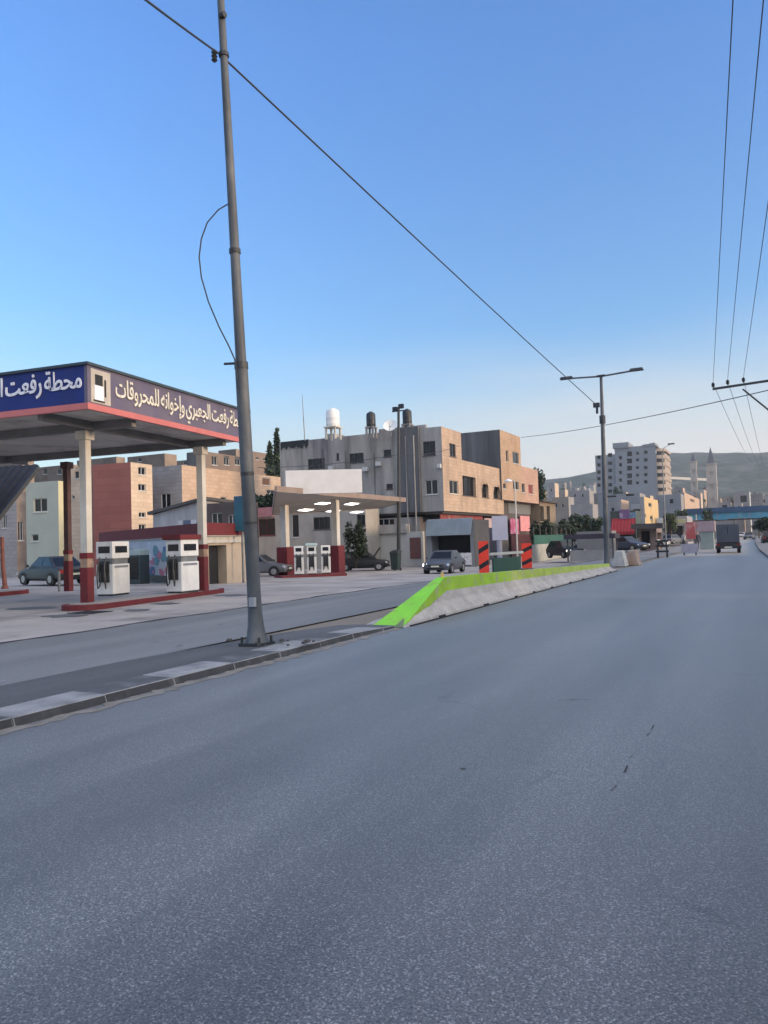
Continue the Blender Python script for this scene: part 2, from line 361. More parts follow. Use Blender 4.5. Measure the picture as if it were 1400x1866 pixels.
# ================================================================== SETTING
def strip(name, xl, xr, ys, z, m, follow=True, nx=1, kind='structure'):
    mb = MB(); rows = []
    for y in ys:
        a, b = xl(y), xr(y); rows.append([(a+(b-a)*i/nx, y, (gz(a+(b-a)*i/nx, y) if follow else 0)+z) for i in range(nx+1)])
    for r, q in zip(rows, rows[1:]):
        for i in range(nx): mb.quad(r[i], r[i+1], q[i+1], q[i])
    return tag(mb.build(name, m), kind=kind)
def lerp(t, a):
    for (x0, y0), (x1, y1) in zip(a, a[1:]):
        if t <= x1: return y0+(y1-y0)*max(0, (t-x0))/(x1-x0)
    return a[-1][1]
YS = list(range(-40, 0, 10))+list(range(0, 120, 4))+list(range(120, 420, 20))
# ground sheet to the horizon
def frange(l): return l
gxs = [-3000, -1500, -800, -400, -200, -100, -60, -40, -30, -24, -20, -17, -15, -13, -11, -9, -6, 0, 8, 30, 100, 300, 800, 2000]
gys = [-600, -200, -60, -20, 0, 12, 20, 24, 28, 32, 36, 40, 45, 50, 60, 90, 150, 300, 600, 1200, 3500]
mb = MB()
for j in range(len(gys)-1):
    for i in range(len(gxs)-1):
        q = [(gxs[i], gys[j]), (gxs[i+1], gys[j]), (gxs[i+1], gys[j+1]), (gxs[i], gys[j+1])]
        mb.face([(x, y, gz(x, y)-.03) for x, y in q])
tag(mb.build('ground', M_SOIL), kind='structure')
RL = lambda y: lerp(y, [(-40, -6.32), (90, -6.32), (420, -14)])
RR = lambda y: lerp(y, [(-40, 3.2), (0, 3.0), (20, 2.1), (49, -.05), (70, -.75), (112, -1.6), (420, -5)])
strip('road', RL, RR, YS, 0, M_ROAD, False)
strip('side_lane', lambda y: -12.45, lambda y: -8.35 if y < 34 else -6.9, YS, .0, M_LANE, True, 6)
strip('station_apron', lambda y: -75, lambda y: -12.45, [y for y in YS if y < 130], -.004, M_APRON, True, 30)
# worn joint between lane and apron
random.seed(3); mb = MB(); prev = None
for i in range(160):
    y = -5+i*.55; x = -12.45+.06*math.sin(i*.9)+random.uniform(-.05, .05); w = random.uniform(.03, .11)
    cur = ((x-w, y, gz(x-w, y)+.006), (x+w, y, gz(x+w, y)+.006))
    if prev: mb.quad(prev[0], prev[1], cur[1], cur[0])
    prev = cur
tag(mb.build('joint_crack', mat('crack_tar', (.03, .028, .03), .85, .3, 4)), kind='structure')
# central reservation: asphalt fill between kerb lines, kerb stones with worn alternating paint
def nose_y(x): return 13.2
KW = mat('worn_white_kerb', (.26, .26, .265), .85, .22, 3, .3, 40, fine=.15, stain=((.11, .11, .12), 2.5, .7, 1))
KD = mat('worn_dark_kerb', (.08, .082, .088), .85, .22, 3, .3, 40, fine=.15, stain=((.2, .2, .21), 3, .5, 1))
mb = MB(); y = -30.0; i = 0
while y < 13.0:
    ln = 1.06 if i % 2 else 1.12; y1 = min(13.1, y+ln); mb.m = 0 if (i % 2 == 0) else 1
    h = .085 if y1 < 11.5 else (.085-.05*(y1-11.5)/1.6); h0 = .085 if y < 11.5 else (.085-.05*(y-11.5)/1.6)
    j = random.uniform(-.012, .012)
    mb.hexa([(-6.88, y+.003, -.02), (-6.33+j, y+.003, -.02), (-6.33+j, y1-.003, -.02), (-6.88, y1-.003, -.02), (-6.88, y+.003, h0), (-6.37+j, y+.003, h0), (-6.37+j, y1-.003, h), (-6.88, y1-.003, h)])
    for q_ in range(6):
        if q_ != 1: mb.mi[-6+q_] = 2
    y = y1; i += 1
    if y1 >= 13.1: break
tag(mb.build('kerb', [KW, KD, mat('kerb_grime', (.045, .045, .05), .9, .3, 3, .3, 30, stain=((.1, .1, .105), 4, .6, 1))], bevel=.01), kind='structure')
mb = MB(); ysk = [-30, -20, -10, -4, 0, 4, 8, 11, 11.5, 13.3]
for a, b in zip(ysk, ysk[1:]):
    h = lambda y: .08 if y <= 11.5 else .08-.05*(y-11.5)/1.8
    xl = lambda y: -8.3 if y < 8 else -8.3+.9*(y-8)/5.3*.6
    mb.hexa([(xl(a), a, -.02), (-6.885, a, -.02), (-6.885, b, -.02), (xl(b), b, -.02), (xl(a)+.06, a, h(a)-.04), (-6.885, a, h(a)), (-6.885, b, h(b)), (xl(b)+.06, b, h(b)-.04)])
tag(mb.build('median_fill', M_STRIP), kind='structure')
# sandy gutter, faded line, cracks in the road
def ribbon(name, pts, w, m, z=.004, seed=1, jit=.5):
    rnd = random.Random(seed); mb = MB(); prev = None
    for p, q in zip(pts, pts[1:]):
        n = max(2, int((q-p).length/.12)); t = (q-p).normalized(); s = Vector((-t.y, t.x, 0))
        for i in range(n+1):
            c = p.lerp(q, i/n)+s*rnd.uniform(-1, 1)*w*jit; ww = w*rnd.uniform(1-jit, 1+jit)/2; cur = (c-s*ww+Vector((0, 0, z)), c+s*ww+Vector((0, 0, z)))
            if prev: mb.quad(prev[0], cur[0], cur[1], prev[1])
            prev = cur
    return tag(mb.build(name, m), kind='structure')
ribbon('gutter_sand', [Vector((-6.2, -10, 0)), Vector((-6.2, 14, 0))], .16, mat('gutter_sand', (.2, .185, .165), .95, .3, 4, .3, 40), .004, 2, .45)
TAR = mat('crack_dark', (.062, .063, .066), .9, .3, 8)
for k_, (pa, pb) in enumerate((((1193, 1322), (1182, 1341)), ((1165, 1364), (1150, 1382)), ((1143, 1396), (1137, 1408)), ((1122, 1432), (1116, 1442)))): ribbon('road_crack', [G(*pa), G(*pb)], .008, TAR, .004, 3+k_, 1.2)
ribbon('road_crack', [G(1015, 1277), G(1042, 1275), G(1072, 1276)], .014, TAR, .004, 4, .8)
ribbon('road_crack', [G(843, 1403), G(848, 1401)], .03, TAR, .004, 5, .5)
ribbon('faded_line', [Vector((-8.75, -6, 0)), Vector((-8.75, 6.6, 0))], .09, mat('faded_line_paint', (.3, .3, .31), .8, .3, 3, stain=((.12, .12, .125), 3, .8, 1)), .006, 6, .25)
OIL = mat('oil_stain', (.09, .085, .085), .6, .3, 3)
for k, (u, v, r) in enumerate(((120, 1122, .5), (250, 1112, .35), (60, 1108, .6), (300, 1100, .4), (420, 1085, .5))):
    c = G(u, v); rnd = random.Random(k+50); mb = MB(); mb.face([(c.x+r*1.4*rnd.uniform(.6, 1.1)*math.cos(a*math.pi/9), c.y+r*rnd.uniform(.6, 1.1)*math.sin(a*math.pi/9), gz(c.x, c.y)+.004) for a in range(18)]); tag(mb.build('oil_stain', OIL), kind='structure')
# right pavement and its kerb
mb = MB()
for a, b in zip(YS, YS[1:]):
    mb.hexa([(RR(a), a, -.02), (RR(a)+2.5, a, -.02), (RR(b)+2.5, b, -.02), (RR(b), b, -.02), (RR(a)+.03, a, .14), (RR(a)+2.5, a, .14), (RR(b)+2.5, b, .14), (RR(b)+.03, b, .14)])
tag(mb.build('pavement', mat('pavement_slabs', (.17, .165, .16), .85, .15, 1, .3, 30, fine=.1)), kind='structure')
# hills far beyond the town
def hills():
    from mathutils import noise
    mb = MB(); n = 150; az0, az1 = rad(-75), rad(25)
    prof = [(-75, 60), (-45, 52), (-36, 58), (-30, 62), (-22, 84), (-14, 92), (-10, 98), (-6, 118), (-2, 112), (4, 112), (10, 104), (25, 96)]
    rows = []
    for k, (d, f) in enumerate(((520, 0), (640, .10), (760, .3), (880, .5), (980, .72), (1080, .9), (1180, 1.0), (1350, .8))):
        r = []
        for i in range(n+1):
            az = az0+(az1-az0)*i/n; H = lerp(math.degrees(az), prof)
            nz = noise.noise(Vector((az*9, k*.6, 1)))*7*f+noise.noise(Vector((az*50, k, 3)))*2.2*f
            r.append(Vector((math.sin(az)*d, math.cos(az)*d, H*f*1.0+nz-1+(.6 if f == 0 else 0))))
        rows.append(r)
    for r, q in zip(rows, rows[1:]):
        for i in range(n): mb.quad(r[i], r[i+1], q[i+1], q[i])
    return mb
M_HILL = mat('hill_scrub', (.042, .056, .038), .95, .35, .012, 0, 1, fine=.5, fscale=.12, stain=((.16, .15, .13), .03, .6, 1))
tag(hills().build('hills', M_HILL, smooth=True), kind='structure')

# ================================================================== SHADE ROW on the right, behind and beside the viewer (it casts the street's shade)
RB = mat('limestone_wall', (.42, .37, .31), .88, .12, .5, .2, 20, brick=(.6, .3))
for i, (y0, y1, x0, h) in enumerate(((-34, -16, 11.5, 4.7), (-15.5, 3, 11.2, 5.2), (3.5, 21, 10.8, 4.6), (22, 40, 10.2, 5.0), (41, 58, 9.6, 4.6))):
    pl = rect(x0, y0, x0+13, y1); w = []
    for k in range(4):
        q = (y1-y0)/4*(k+.5); w.append((3, ('m', q-.8, q+.8, 1.2, 2.8)))
    building('street_house', ['low limestone house behind the viewer on the right pavement', 'limestone house just behind the viewer beside the right pavement', 'limestone house beside the right pavement level with the near lamp pole',
             'limestone house beside the right pavement level with the far lamp', 'limestone house beside the right pavement past the far lamp'][i], 'house', pl, 0, h, w, RB)

# ================================================================== FILLING STATION (near)
TH = rad(7)
C0 = P(160, 745, 19.4)
def S(u, w, z): return Vector((C0.x-math.sin(TH)*u-math.cos(TH)*w, C0.y+math.cos(TH)*u-math.sin(TH)*w, z))
ZB, ZT = C0.z, C0.z+1.15
LC, WC = 8.15, 24.0
BLUE = mat('blue_fascia', (.006, .021, .155), .7, .12, 1.5, 0, 20, stain=((.02, .03, .09), 1.2, .5))
BLUEF = mat('faded_mauve_fascia', (.115, .10, .145), .7, .16, 1.5, 0, 20, stain=((.09, .08, .16), 1.5, .7, .6))
PINK = mat('salmon_stripe', (.48, .14, .13), .5, .1, 2)
SOFF = mat('soffit_panel', (.52, .49, .46), .7, .14, .8, 0, 20, stain=((.14, .12, .11), .9, .55, 1))
can = thing('station_canopy', 'large petrol station canopy with blue lettered fascia, salmon stripe and red based columns', 'canopy', S(0, 0, 0))
def sbox(mb, u0, u1, w0, w1, z0, z1):
    return mb.hexa([S(u0, w1, z0), S(u0, w0, z0), S(u1, w0, z0), S(u1, w1, z0), S(u0, w1, z1), S(u0, w0, z1), S(u1, w0, z1), S(u1, w1, z1)])
# soffit in long metal panels with shallow seams, roof deck
mb = MB(); k = 0; w = .12
while w < WC:
    sbox(mb, .12, LC-.12, w, min(WC, w+.58), ZB+.10, ZB+.16); w += .6
mb.build('soffit', SOFF, can)
sbox(MB(), .02, LC-.02, .02, WC, ZT-.18, ZT-.1).build('roof_deck', M_STEEL, can)
for nm, a in (('fascia', (0, .1, 0, WC)), ): pass
mbf = MB(); sbox(mbf, 0, .1, .1, WC, ZB+.16, ZT-.02); mbf.build('fascia', BLUE, can)
mbf = MB(); sbox(mbf, 0, LC, 0, .1, ZB+.16, ZT-.02); f2 = mbf.build('fascia', BLUEF, can); f2['label'] = 'faded mauve fascia on the street side'
mbf = MB(); sbox(mbf, LC-.1, LC, .1, WC, ZB+.16, ZT-.02); mbf.build('fascia', BLUE, can)
mb = MB(); sbox(mb, -.03, LC+.03, -.03, .09, ZB, ZB+.16); sbox(mb, -.03, .09, .09, WC, ZB, ZB+.16); mb.build('stripe', PINK, can)
mb = MB(); sbox(mb, -.06, LC+.06, -.06, .16, ZT-.02, ZT+.05); sbox(mb, -.06, .16, .16, WC, ZT-.02, ZT+.05); sbox(mb, LC-.16, LC+.06, .16, WC, ZT-.02, ZT+.05); mb.build('roof_trim', mat('dark_teal_trim', (.03, .05, .06), .6, .2, 2), can)
mb = MB()
for uu in (2.2, 7.0): sbox(mb, uu-.1, uu+.1, .3, WC, ZB-.14, ZB+.1)
for ww in (1.7, 9.8, 17.5): sbox(mb, .2, LC-.2, ww-.09, ww+.09, ZB-.12, ZB+.098)
mb.build('beam', mat('beam_grey', (.17, .165, .16), .7, .2, 2), can)
# lettering
T = {'ا': '\ufe8d\ufe8e', 'أ': '\ufe83\ufe84', 'إ': '\ufe87\ufe88', 'ة': '\ufe93\ufe94', 'د': '\ufea9\ufeaa', 'ر': '\ufead\ufeae', 'ز': '\ufeaf\ufeb0', 'و': '\ufeed\ufeee'}
for ch, b in {'ب': 0xfe8f, 'ت': 0xfe95, 'ج': 0xfe9d, 'ح': 0xfea1, 'خ': 0xfea5, 'ط': 0xfec1, 'ع': 0xfec9, 'ف': 0xfed1, 'ق': 0xfed5, 'ل': 0xfedd, 'م': 0xfee1, 'ن': 0xfee5, 'ه': 0xfee9, 'ي': 0xfef1}.items():
    T[ch] = ''.join(chr(b+i) for i in range(4))
def arabic(w):
    out = []
    for i, c in enumerate(w):
        if c not in T: out.append(c); continue
        pj = i > 0 and w[i-1] in T and len(T[w[i-1]]) == 4
        nj = i < len(w)-1 and w[i+1] in T and len(T[c]) == 4
        f = T[c]; out.append(f[3] if pj and nj else f[1] if pj else f[2] if nj else f[0])
    return ''.join(reversed(out))
def lettering(text, O, ux, width, height, nrm, m, parent, bold=.035):
    """flat raised letters, one part per word; O = right end of the baseline, ux = left-to-right direction on the wall"""
    c = bpy.data.curves.new('tmp', 'FONT'); c.offset = bold; c.extrude = .012; c.resolution_u = 3; o = bpy.data.objects.new('tmp', c); COL.objects.link(o)
    def mesh(tx):
        c.body = tx; bpy.context.view_layer.update()
        return bpy.data.meshes.new_from_object(o.evaluated_get(bpy.context.evaluated_depsgraph_get()))
    ms = [mesh(arabic(w)) for w in text.split()]; gap = .19
    ext = [(min(v.co.x for v in q.vertices), max(v.co.x for v in q.vertices)) for q in ms]
    ylo = min(v.co.y for q in ms for v in q.vertices); yhi = max(v.co.y for q in ms for v in q.vertices)
    sx = width/(sum(b-a for a, b in ext)+gap*(len(ms)-1)); sy = height/(yhi-ylo); inv = rootinv(parent); cur = 0.0
    bpy.data.objects.remove(o)
    for me, (x0, x1) in zip(ms, ext):
        bm = bmesh.new(); bm.from_mesh(me); seen = set(); isl = 0
        for v in bm.verts:
            if v in seen: continue
            st = [v]; seen.add(v); isl += 1
            while st:
                q = st.pop(); q.co.z += .0025*(isl % 5)
                for e in q.link_edges:
                    t = e.other_vert(q)
                    if t not in seen: seen.add(t); st.append(t)
        for v in bm.verts:
            x, y, z = v.co; v.co = inv @ (O+ux*((x-x1)*sx+cur)+Vector((0, 0, (y-ylo)*sy))+nrm*(.014+z))
        bm.to_mesh(me); bm.free(); cur -= (x1-x0+gap)*sx
        me.materials.clear(); me.materials.append(m); ob = bpy.data.objects.new('lettering', me); COL.objects.link(ob); ob.parent = parent
LET = mat('white_lettering', (.72, .73, .78), .5, .05, 4)
LET2 = mat('cream_lettering', (.66, .62, .52), .5, .08, 4)
ux = (S(0, 0, 0)-S(0, 1, 0)); nf = (S(0, 0, 0)-S(1, 0, 0))
lettering('محطة رفعت الجعبري وإخوانه للمحروقات', S(0, .17, ZB+.27), ux, 7.9, .8, nf, LET, can, .014)
us = (S(1, 0, 0)-S(0, 0, 0)); ns = (S(0, 0, 0)-S(0, 1, 0))
lettering('محطة رفعت الجعبري وإخوانه للمحروقات', S(7.85, 0, ZB+.22), us, 6.8, .8, ns, LET2, can, .01)
# small pump emblem in a pale square on the street side
mb = MB(); sbox(mb, .12, .86, -.012, 0.0, ZB+.2, ZT-.08); mb.build('emblem_panel', mat('beige_emblem', (.42, .38, .33), .6, .12, 3), can)
mb = MB(); sbox(mb, .24, .58, -.024, -.012, ZB+.28, ZB+.66); mb.m = 1; sbox(mb, .27, .55, -.022, -.012, ZB+.66, ZB+.94); sbox(mb, .2, .62, -.026, -.012, ZB+.24, ZB+.28); sbox(mb, .62, .68, -.022, -.012, ZB+.4, ZB+.85)
mb.build('emblem', [LET, M_DARK], can)
# columns: dark red base, rusty band, white shaft
def column(parent, u, w, zb, s=.225, h=None, red=1.15, band=.42, sm=None):
    h = h or ZB-.14
    mb = MB(); sbox(mb, u-s/2, u+s/2, w-s/2, w+s/2, zb+red+band, h); c = mb.build('column', sm or M_CREAM, parent)
    mb = MB(); sbox(mb, u-s/2-.02, u+s/2+.02, w-s/2-.02, w+s/2+.02, zb, zb+red); sbox(mb, u-s/2-.025, u+s/2+.025, w-s/2-.025, w+s/2+.025, zb+red+band-.16, zb+red+band)
    mb.build('painted_base', M_RED, c)
    mb = MB(); sbox(mb, u-s/2-.008, u+s/2+.008, w-s/2-.008, w+s/2+.008, zb+red, zb+red+band-.16); mb.build('rusty_band', mat('rusty_beige', (.3, .2, .14), .8, .3, 4), c)
    mb = MB(); sbox(mb, u-s/2-.07, u+s/2+.07, w-s/2-.07, w+s/2+.07, h-.25, h); mb.build('capital', sm or M_CREAM, c)
column(can, 2.2, 2.0, 0); column(can, 7.0, 1.25, .16)
cC = G(125, 1070, .15); rC = cC-C0
uC, wC = -rC.x*math.sin(TH)+rC.y*math.cos(TH), -rC.x*math.cos(TH)-rC.y*math.sin(TH)
fr = Vector((cC.x, cC.y, 0)); 
for q_ in range(200):
    pq = fr*(.7+q_*.0018); rr_ = pq-Vector((C0.x, C0.y, 0)); uq = -rr_.x*math.sin(TH)+rr_.y*math.cos(TH); wq = -rr_.x*math.cos(TH)-rr_.y*math.sin(TH)
    if uq > 7.95: break
column(can, uq, wq, .12, .2, sm=mat('rusty_brown_steel', (.085, .04, .035), .75, .3, 3))
# pump islands
def island(label, u0, u1, w, hw=.62):
    pts = []
    for k in range(9):
        a = -math.pi/2+math.pi*k/8; pts.append((u1-hw+hw*math.cos(a), w+hw*math.sin(a)))
    for k in range(9):
        a = math.pi/2+math.pi*k/8; pts.append((u0+hw+hw*math.cos(a), w+hw*math.sin(a)))
    poly = [S(u, ww, 0) for u, ww in pts]; poly.reverse() if False else None
    t = thing('pump_island', label, 'island', S((u0+u1)/2, w, 0))
    pl = [(p.x, p.y) for p in poly]
    ar = sum(pl[i][0]*pl[(i+1) % len(pl)][1]-pl[(i+1) % len(pl)][0]*pl[i][1] for i in range(len(pl)))
    if ar < 0: pl.reverse()
    MB().prism(pl, -.02, .15).build('kerb', M_RED, t, bevel=.02)
    cx, cy = S((u0+u1)/2, w, 0).x, S((u0+u1)/2, w, 0).y
    MB().prism([(cx+(p[0]-cx)*.93, cy+(p[1]-cy)*.93) for p in pl], .14, .158).build('top', mat('island_top', (.3, .27, .25), .85, .15, 2, .2, 30), t)
    return t
island('low red kerbed pump island carrying the two near white pumps', 1.2, 8.6, 1.75)
i2 = G(70, 1080, 0)
island('low red kerbed island further back under the canopy, beside the rust red post', 6.0, 9.2, 11.3, .8)
# pumps
def pump(label, pos, rz, header=None, w=.62, l=.92, h=1.75, group='white petrol pumps'):
    t = thing('petrol_pump', label, 'petrol pump', (0, 0, 0), 0, group)
    MB().box(-w/2, -l/2, .06, w/2, l/2, 1.02).build('cabinet', M_WHITE, t, bevel=.015)
    MB().box(-w/2+.03, -l/2+.03, 0, w/2-.03, l/2-.03, .06).build('plinth', M_DSTEEL, t)
    MB().box(-w/2+.04, -l/2+.05, 1.02, w/2-.04, l/2-.05, 1.2).build('neck', M_STEEL, t)
    MB().box(-w/2, -l/2, 1.2, w/2, l/2, h).build('head', M_WHITE, t, bevel=.02)
    mb = MB(); mb.box(w/2+.002, -l/2+.14, 1.38, w/2+.012, l/2-.14, 1.6); mb.box(-w/2+.1, -l/2-.012, 1.38, w/2-.1, -l/2-.002, 1.6); mb.build('display', M_GLASS, t)
    mb = MB(); mb.box(w/2+.002, -l/2+.1, .9, w/2+.01, l/2-.1, .97); mb.build('price_strip', mat('grey_label', (.2, .22, .25), .5), t)
    mb = MB(); mb.box(-w/2+.12, -l/2-.05, .45, w/2-.12, -l/2-.002, 1.12); mb.build('nozzle_holster', M_DSTEEL, t)
    for sx in (-.12, .12):
        mb = MB(); mb.tube([(sx, -l/2-.07, 1.25), (sx, -l/2-.16, 1.05), (sx*1.1, -l/2-.2, .6), (sx*1.2, -l/2-.15, .25), (sx*.9, -l/2-.09, .35), (sx*.7, -l/2-.07, .8)], .022, 6); mb.build('hose', M_BLACKPL, t)
        MB().box(sx-.03, -l/2-.1, .78, sx+.03, -l/2-.04, 1.02).build('nozzle', M_BLACKPL, t)
    if header: MB().box(-w/2-.06, -l/2-.1, h, w/2+.06, l/2+.1, h+.16).build('header', header, t, bevel=.015)
    t.location = pos; t.rotation_euler = (0, 0, rz); return t
p1 = G(207, 1085, .15); pump('white petrol pump with hoses on its grey side, nearest the red based front column', (p1.x, p1.y, .155), TH+rad(4))
p2 = G(334, 1080, .15); pump('white petrol pump under a red header beside the right column of the near canopy', (p2.x, p2.y, .155), TH-rad(4), M_RED)
# rust red post and slanted dark lattice roof at the left edge
t = thing('lean_to_roof', 'dark sloping corrugated lean-to roof at the left edge under the canopy', 'roof', P(40, 900, 34))
a, b = P(70, 847, 33.2), P(-14, 955, 31); dv = Vector((-math.cos(TH), -math.sin(TH), .02))*9
mb = MB(); n = 44
def lp(i): return dv*(i/n)
for i in range(n):
    o = Vector((0, 0, .05*(i % 2))); o2 = Vector((0, 0, .05*((i+1) % 2)))
    mb.quad(a+lp(i)+o, b+lp(i)+o, b+lp(i+1)+o2, a+lp(i+1)+o2)
mb.build('sheeting', mat('dark_sheet', (.022, .024, .034), .8, .3, 3), t)
mb = MB(); up = Vector((0, 0, .1)); plank(mb, a-up, b-up, .12, .16); plank(mb, a-up, a-up+dv, .1, .14); plank(mb, b-up, b-up+dv, .1, .14)
for k in (1, 2, 3): q = dv*(k*.24); plank(mb, a+q-up, b+q-up, .08, .14)
for k in (.25, .5, .75): q = a+(b-a)*k-up*.6; plank(mb, q, q+dv, .05, .08)
mb.build('frame', M_DSTEEL, t)
lg = G(9, 1073, .14); mb = MB(); mb.tube([lg, lg+Vector((0, 0, .15)), lg+Vector((-.12, 0, 1)), lg+Vector((-.15, 0, 2.2))], [.17, .1, .085, .08], 10); mb.build('support_post', mat('rust_red_paint', (.2, .07, .055), .7, .3, 4), t)
for uu in (.35, .8):
    q = b+dv*uu; MB().tube([(q.x, q.y, -.05), (q.x, q.y, q.z-.1)], .06, 8).build('support_post', M_DSTEEL, t)
# thin bollard on the back island
bp_ = G(108, 1078, .15); mb = MB(); mb.tube([bp_, bp_+Vector((0, 0, .75))], .05, 8); tag(mb.build('bollard', M_STEEL, loc=bp_), 'short thin grey bollard on the red kerbed back island', 'bollard')
# drain grate in front of the column
g = G(165, 1116, .006); mb = MB()
for k in range(9): mb.box(g.x-.45+k*.1, g.y-.28, g.z, g.x-.39+k*.1, g.y+.28, g.z+.012)
mb.box(g.x-.5, g.y-.34, g.z, g.x+.46, g.y-.29, g.z+.014); mb.box(g.x-.5, g.y+.29, g.z, g.x+.46, g.y+.34, g.z+.014)
tag(mb.build('drain_grate', M_DARK, loc=g), 'dark iron drain grate set in the apron before the front column', 'drain grate')

# ------------------------------------------------------------------ office behind the pumps
oL, oM, oR = P(186, 1000, 47), P(371, 1000, 35), P(452, 1000, 38.5)
oB = oL+(oR-oM)
OFFW = mat('pale_blue_render', (.42, .46, .52), .7, .12, 1.5, .1, 20, stain=((.24, .26, .3), 1.2, .6))
GAR = mat('beige_render', (.47, .38, .29), .8, .12, 1.5, .2, 20)
zo = (gz(oM.x, oM.y))
t = thing('station_office', 'low station office with dark red parapet, pale mural wall and dark garage opening', 'office', (oM.x, oM.y, zo))
poly = [(oL.x, oL.y), (oM.x, oM.y), (oR.x, oR.y), (oB.x, oB.y)]
ZF0, ZF1 = 2.15, 2.75
mb = MB(); wr = []
r1 = pxrect(oL, oM, (336, 996, 352, 1040)); r2 = pxrect(oL, oM, (228, 1000, 243, 1022))
r1 = (r1[0], r1[1], .9, 1.9); pt0 = wallface(mb, oL, oM, zo-.1, ZF0, [r2])
mb.m = 1; rg = pxrect(oM, oR, (380, 992, 414, 1060)); rg = (rg[0], rg[1], zo-.08, 1.72)
pt1 = wallface(mb, oM, oR, zo-.1, ZF0, [rg], .5); mb.m = 0
mb.quad((*poly[2], zo-.1), (*poly[3], zo-.1), (*poly[3], ZF0), (*poly[2], ZF0)); mb.quad((*poly[3], zo-.1), (*poly[0], zo-.1), (*poly[0], ZF0), (*poly[3], ZF0))
mb.build('wall', [OFFW, GAR], t)
window(t, pt0, r2, fm=M_FRAME)
MB().quad(pt1(rg[0], rg[2], .48), pt1(rg[1], rg[2], .48), pt1(rg[1], rg[3], .48), pt1(rg[0], rg[3], .48)).build('back_wall', M_DARK, t)  # near-black sheet painted as the darkness inside the garage
cen = (oL+oM+oR+oB)/4
big = [Vector((cen.x+(p[0]-cen.x)*1.05, cen.y+(p[1]-cen.y)*1.05, 0)) for p in poly]
MB().prism([(p.x, p.y) for p in big], ZF0, ZF0+.02).build('ceiling', M_CREAM, t)
mb = MB(); mb.prism([(p.x, p.y) for p in big], ZF0+.02, ZF1); mb.build('parapet', M_RED, t)
panel(MB(), oM, oR, (0, (oR-oM).length, ZF0-.32, ZF0-.01), .0, .12).build('lintel', M_CREAM, t)
panel(MB(), oL, oM, (0, (oM-oL).length, zo, zo+.35), .0, .04).build('plinth', M_DSTEEL, t)
# mural of loose pink, blue and violet shapes
mr_ = pxrect(oL, oM, (268, 998, 334, 1054)); mb = MB(); panel(mb, oL, oM, (mr_[0], mr_[1], .0, 2.0), .012, .006); random.seed(11)
uo = (oM-oL).normalized(); no = Vector((uo.y, -uo.x, 0)); o3 = Vector((oL.x, oL.y, 0))
for k in range(34):
    cu = random.uniform(mr_[0]+.4, mr_[1]-.3); cz = random.uniform(.3, 1.75); mb.m = random.choice((1, 1, 2, 3, 4)); r = random.uniform(.12, .42); m_ = random.randint(5, 9)
    ring = []
    for j in range(m_):
        an = 2*math.pi*j/m_; rr = r*random.uniform(.6, 1.1); q = o3+uo*(cu+rr*1.3*math.cos(an))+no*(.02+.0004*k); ring.append((q.x, q.y, max(.05, min(1.98, cz+rr*.8*math.sin(an)))))
    mb.face(ring)
mb.build('mural', [mat('mural_pale', (.45, .5, .58), .6), mat('mural_pink', (.5, .16, .26), .6), mat('mural_blue', (.06, .12, .28), .6), mat('mural_teal', (.1, .25, .32), .6), mat('mural_white', (.6, .6, .64), .6)], t)
# things by the office
def crate_stack(): pass
def sack_pile(px, py, label, m, s=.45):
    g = G(px, py); mb = MB(); random.seed(px)
    for k in range(5):
        x, y, z = g.x+random.uniform(-s, s), g.y+random.uniform(-s, s), g.z+.12+.18*(k//3)
        mb.lathe((x, y, z-.12), [(.0, 0), (.22, .03), (.27, .12), (.2, .22), (0, .26)], 9)
    return tag(mb.build('sack_pile', m, loc=g, smooth=True), label, 'sacks')
sack_pile(392, 1052, 'pale sacks heaped before the dark garage opening', M_CREAM)
# second fill: tall display fridge / kiosk seen between the pumps
g = G(252, 1064); t = thing('display_fridge', 'dark glazed upright display cabinet between the two near pumps', 'fridge', g)
MB().box(g.x-.45, g.y-.35, g.z, g.x+.45, g.y+.35, g.z+1.45).build('cabinet', mat('dark_teal_case', (.04, .06, .07), .5), t, bevel=.02)
MB().box(g.x-.38, g.y-.362, g.z+.25, g.x+.38, g.y-.352, g.z+1.35).build('glass_door', M_GLASS, t)
MB().box(g.x-.45, g.y-.37, g.z+1.45, g.x+.45, g.y+.35, g.z+1.75).build('header', mat('pale_teal', (.35, .45, .46), .5), t, bevel=.02)

# ================================================================== NEAR LAMP POLE
base = G(468, 1170, .12); DP = (base-CAM).dot(-(ROT @ Vector((0, 0, 1))))
topp = P(402.5, 0, DP); axis = (topp-base).normalized()
def on(z): return base+axis*((z-base.z)/axis.z)
M_POLE = mat('grey_pole_paint', (.10, .108, .118), .65, .45, 2.5, .2, 30, metal=.25, streak=.25, stain=((.2, .2, .2), 3.5, .55, .5))
t = thing('street_lamp', 'tall stepped grey lamp pole leaning left on the central reservation, nearest the viewer', 'street lamp', base, 0, 'double armed street lamps on the central reservation')
mb = MB(); zs = [0, .1, .25, .5, 1.2, 2.2, 3.2, 4.35]; rs = [.18, .15, .125, .108, .104, .102, .1, .098]
mb.tube([on(base.z+z) for z in zs], rs, 18); mb.build('lower_shaft', M_POLE, t, smooth=True)
mb = MB(); mb.tube([on(4.3), on(4.42), on(5.4), on(7.2), on(9.4), on(11.4)], [.098, .084, .078, .068, .058, .052], 16); mb.build('upper_shaft', M_POLE, t, smooth=True)
mb = MB(); mb.tube([on(4.36), on(4.46)], .108, 16); mb.build('collar', M_DSTEEL, t)
mb = MB(); mb.tube([on(6.15), on(6.22)], .09, 16); mb.build('strap', M_DSTEEL, t)
MB().tube([on(2.7), on(2.76)], .106, 16).build('strap', M_DSTEEL, t); MB().tube([on(1.95), on(1.99)], .108, 16).build('strap', M_DSTEEL, t)
